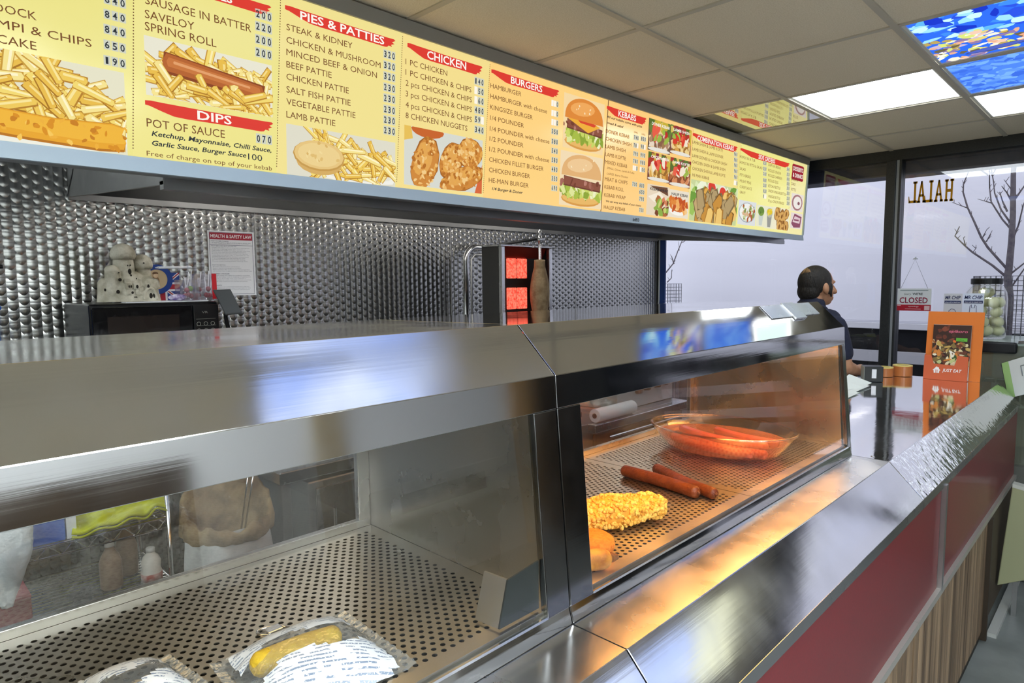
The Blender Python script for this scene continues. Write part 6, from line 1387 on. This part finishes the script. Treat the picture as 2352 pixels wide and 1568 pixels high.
rb_(-.045, .045, -.04, .04, ZW+.0005, ZW+.082).build('box', P('black_carton', '15181a', .4), bb, bevel=.002); rb_(-.01, .012, -.0412, -.0402, ZW+.02, ZW+.068).build('white_mark', M_WHITE, bb); rb_(-.0462, -.0452, -.04, .04, ZW+.001, ZW+.08).build('pale_side', P('pale_carton', 'b9c4be', .5), bb)
wp = thing('wrapping_paper', 'loose white wrapping paper sheets beside the far cabinet end', 'paper', (-1.08, 3.5, ZW))
b = MB(); random.seed(2)
for k in range(5):
    c_ = Vector((-1.04+random.uniform(-.03, .03), 3.20+.085*k, ZW+.002+.0008*k)); w_, l_ = .055, random.uniform(.10, .16); h_ = random.uniform(.015, .055)
    b.add([c_+Vector((-w_, -l_, 0)), c_+Vector((w_, -l_, 0)), c_+Vector((w_, l_, h_*.2)), c_+Vector((-w_, l_, h_))], [(0, 1, 2, 3)])
o = b.build('sheets', P('white_wrap', 'dfe6e2', .5), wp); sl = o.modifiers.new('s', 'SOLIDIFY'); sl.thickness = .0006
# ================================================================== FLOOR END OF COUNTER
od = thing('leaning_board', 'pale olive board leaning at the far end of the wood slat front', 'board', (-.3, 3.75, FL))
MB().hexa([(-.433, 3.75, -1.470), (-.24, 3.75, -1.36), (-.24, 3.80, -1.36), (-.433, 3.80, -1.470)], [(-.398, 3.75, -.965), (-.24, 3.75, -.99), (-.24, 3.80, -.99), (-.398, 3.80, -.965)]).build('board', P('pale_olive', 'a9ab86', .7), od, bevel=.004)
MB().hexa([(-.398, 3.748, -.98), (-.24, 3.748, -1.004), (-.24, 3.80, -1.004), (-.398, 3.80, -.98)], [(-.398, 3.748, -.962), (-.24, 3.748, -.987), (-.24, 3.80, -.987), (-.398, 3.80, -.962)]).build('top_edge', P('white_edge', 'cfd2c8', .5), od)
MB().box(-.38, -.36, 3.80, 3.82, FL, -1.1).build('prop', M_SSD, od)
st(MB().box(-.43, -.395, 3.5, 4.85, FL, FL+.02).build('trim_15', P('pale_floor_trim', 'c2c4c0', .5)))
# ================================================================== CUSTOMER SIDE (unseen guesses added for the steel to mirror)
nb_ = thing('mirrored_panel', 'low white panel added out of view for the near fascia to mirror', 'reflection panel', (2.45, 2.95, -1.0))
MB().box(2.43, 2.495, 2.3, 3.6, -1.12, -.86).build('casing', P('white_frame', 'e4e4de', .5), nb_); MB().box(2.424, 2.431, 2.55, 3.35, -1.06, -.93).build('grey_inset', P('inset_grey', '6e6a60', .5, noise=(14, '9a9484')), nb_)  # plain white panel with grey inset, added for the fascia to reflect
dd = thing('wall_dado', 'dark brown wood dado guessed from reflections on the customer side wall', 'wall panel', (2.49, -.5, -1.2)); MB().box(2.48, 2.498, -2.9, 1.25, FL, -.55).build('boarding', P('dark_dado', '3d3226', .5, noise=(6, '4d4030')), dd)
for y, c_, lab in ((2.0, 'a89878', 'pale tan post guessed from a reflection, left of the white panel'), (3.78, 'b98c46', 'orange brown post guessed from a reflection, right of the white panel')):
    tag(MB().box(2.44, 2.498, y, y+.2, FL, .3).build('wall_post', P('post_'+c_, c_, .6)), lab, 'post')
fd = thing('dark_mirror_block', 'dark block added unseen in the window corner to darken the cabinet posts', 'fridge', (2.2, 4.45, FL)); MB().box(1.7, 2.49, 4.05, 4.85, FL+.002, .2).build('body', P('mirror_block_black', '17181a', .4), fd, bevel=.01); MB().box(1.685, 1.7, 4.08, 4.82, FL+.15, .12).build('door', P('mirror_block_gloss', '20262a', .1, coat=.6), fd)  # dark block added out of view so the front posts reflect darkness
dr_ = thing('guessed_bench', 'long dark bench guessed and added unseen for the steel to mirror', 'bench', (2.2, .2, FL)); MB().box(2.0, 2.42, -2.6, 1.9, -1.2, -1.15).build('seat', P('dark_dado', '3d3226', .5), dr_, bevel=.01)  # guessed bench, put in for the steel's dark reflections
for y in (-2.4, .0, 1.7): MB().box(2.05, 2.38, y, y+.05, FL, -1.2).build('leg', M_SSD, dr_)
# ================================================================== PERSON
def person():
    t = thing('person', 'balding person in a navy polo shirt seen from behind at the worktop', 'person', (-1.345, 3.87, FL)); hx, hy = -1.345, 3.87
    F = Vector((.57, .822, 0)).normalized(); Rr = Vector((F.y, -F.x, 0)); Z_ = Vector((0, 0, 1))   # face direction, his right hand side
    RM = Matrix((Rr, F, Z_)).transposed()
    B0 = Vector((hx, hy, 0))
    def A(r, f, z): return B0+Rr*r+F*f+Z_*z
    top = .077
    b = MB()
    # head: cranium, jaw, face
    b.ell(A(0, -.012, top-.102), (.076, .096, .102), 24, 16, RM); b.ell(A(0, .028, top-.155), (.060, .062, .076), 20, 14, RM); b.ell(A(0, .05, top-.20), (.036, .034, .026), 14, 10, RM)
    b.cap(A(0, .092, top-.115), A(0, .108, top-.148), .010, .016, 10)                      # nose
    b.ell(A(0, .088, top-.182), (.022, .010, .007), 12, 8, RM); b.ell(A(0, .086, top-.193), (.020, .010, .007), 12, 8, RM)   # lips
    b.ell(A(0, .074, top-.092), (.052, .016, .012), 14, 8, RM)
    for s in (-1, 1):
        b.ell(A(s*.079, -.004, top-.128), (.010, .019, .032), 12, 10, RM @ Matrix.Rotation(.15, 3, 'X')); b.ell(A(s*.075, .004, top-.155), (.007, .009, .010), 8, 6, RM); b.ell(A(s*.045, .052, top-.14), (.02, .02, .022), 10, 8, RM)
    b.cap(A(0, -.025, top-.165), A(0, -.035, top-.26), .057, .066, 18)                     # neck
    # trunk, hips, legs
    for (f, z, a, c_) in ((-.03, -.26, .12, .075), (-.03, -.36, .18, .105), (-.02, -.52, .18, .115), (-.01, -.66, .165, .115), (0, -.78, .17, .12)): b.ell(A(0, f, z), (a, c_, .10), 22, 12, RM)
    b.cap(A(-.14, -.03, -.228), A(.14, -.03, -.228), .055, .055, 14)
    for s in (-1, 1): b.cap(A(s*.09, 0, -.84), A(s*.095, .015, -1.18), .085, .058, 14); b.cap(A(s*.095, .015, -1.18), A(s*.10, -.01, -1.54), .055, .038, 14); b.cap(A(s*.10, -.02, -1.575), A(s*.105, .13, -1.585), .034, .030, 12)
    # arms: right arm reaches down to the worktop, left likewise hidden
    def hand(w0, d, sgn):
        d = d.normalized(); side = Vector((0, 0, 1)).cross(d).normalized()
        b.cap(w0, w0+d*.075, .026, .034, 12)
        for k in range(4):
            q = w0+d*.085+side*(-.026+.0175*k); l_ = (.062, .072, .066, .05)[k]; m_ = q+d*l_*.55+Vector((0, 0, -.006)); b.cap(q-d*.015, m_, .0092, .0086, 8); b.cap(m_, m_+d*l_*.45+Vector((0, 0, -.014)), .0084, .007, 8)
        q = w0+d*.03+side*(-.030*sgn); b.cap(q, q+d*.035+side*(-.020*sgn), .011, .010, 8); b.cap(q+d*.035+side*(-.020*sgn), q+d*.062+side*(-.016*sgn), .010, .008, 8)
    sh_ = A(.185, -.03, -.262); el = Vector((-1.150, 3.745, -.470)); wr_ = Vector((-1.13, 3.88, -.505))
    b.cap(sh_, el, .056, .044, 14); b.cap(el, wr_, .042, .028, 14); hand(wr_, Vector((.03, 1, -.08)), 1)
    sl = A(-.185, -.03, -.262); el2 = A(-.23, .06, -.52); wl = A(-.12, .25, -.56); b.cap(sl, el2, .056, .044, 14); b.cap(el2, wl, .042, .028, 14); hand(wl, F*1+Rr*.5, -1)
    b.build('body', P('skin_tan', 'b98a6a', .55, noise=(20, 'a87858'), sub=.08), t, remesh=.0055, sm=2)
    # hair: cap over back and sides, thin at the crown
    h = MB(); h.ell(A(0, -.020, top-.094), (.0815, .096, .097), 26, 18, RM); h.ell(A(0, -.055, top-.145), (.070, .060, .062), 20, 12, RM)
    for s in (-1, 1): h.ell(A(s*.066, .018, top-.125), (.0155, .030, .036), 12, 10, RM); h.cap(A(s*.0745, .030, top-.135), A(s*.0725, .034, top-.172), .008, .006, 8)
    for q in (h,):
        q.v = [p for p in q.v]
    ho = h.build('hair', P('black_hair', '14120f', .6, noise=(90, '221d18'), bump=(160, .7), stretch=(1, 1, .35)), t, remesh=.0045, sm=1)
    cr_ = MB(); d0 = Vector((.06, -.70, .71)).normalized(); e1 = d0.cross(Vector((1, 0, 0))).normalized(); e2 = d0.cross(e1); v = []; NR, NA = 6, 20
    for i in range(NR+1):
        for k in range(NA):
            rr = .52*i/NR*(1+.25*math.sin(3*6.2832*k/NA)+.12*math.sin(7*6.2832*k/NA)); a_ = 6.2832*k/NA; q = (d0+e1*rr*math.cos(a_)*.62+e2*rr*math.sin(a_)).normalized(); kk = 1.012-.03*(i/NR)**2
            v.append(A(q.x*.0815*kk, -.020+q.y*.096*kk, top-.094+q.z*.097*kk))
    cr_.add(v, [(i*NA+k, i*NA+(k+1) % NA, (i+1)*NA+(k+1) % NA, (i+1)*NA+k) for i in range(NR) for k in range(NA)])
    cr_.build('thin_crown', P('crown_skin', '8a6a46', .5, noise=(70, '2a2116')), t, smooth=True)
    # shirt
    s = MB()
    for (f, z, a, c_) in ((-.03, -.265, .128, .085), (-.03, -.36, .190, .116), (-.02, -.52, .190, .126), (-.01, -.66, .178, .126), (0, -.78, .183, .132), (0, -.86, .184, .134)): s.ell(A(0, f, z), (a, c_, .10), 22, 12, RM)
    s.cap(A(-.145, -.03, -.228), A(.145, -.03, -.228), .066, .066, 14); s.cap(A(0, -.035, -.15), A(0, -.035, -.22), .074, .10, 16)
    s.cap(sh_+Vector((0, 0, .0)), sh_.lerp(el, .66), .069, .064, 16); s.cap(sl, sl.lerp(el2, .62), .069, .064, 16)
    s.build('polo_shirt', P('navy_polo', '1d2238', .85, noise=(50, '191d31')), t, remesh=.007, sm=3)
    c2 = MB(); n = 30; ring = [A(.071*math.cos(u), -.030+.068*math.sin(u), -.155-.022*math.sin(u)) for u in [6.2832*k/n for k in range(n)]]; c2.tube(ring, .014, 10, closed=True); c2.build('collar', P('navy_collar', '181c30', .85), t, smooth=True)
    tr = MB(); tr.ell(A(0, 0, -.90), (.178, .132, .10), 20, 12, RM)
    for g in (-1, 1): tr.cap(A(g*.09, 0, -.90), A(g*.095, .015, -1.18), .096, .070, 14); tr.cap(A(g*.095, .015, -1.18), A(g*.10, -.01, -1.52), .068, .056, 14)
    tr.build('trousers', P('dark_trousers', '16181c', .8), t, remesh=.009, sm=2)
    for g in (-1, 1): sh2 = MB().cap(A(g*.10, -.03, -1.578), A(g*.105, .14, -1.583), .041, .036, 12); sh2.build('shoe', P('black_shoe', '0c0c0d', .5), t, smooth=True)
person()
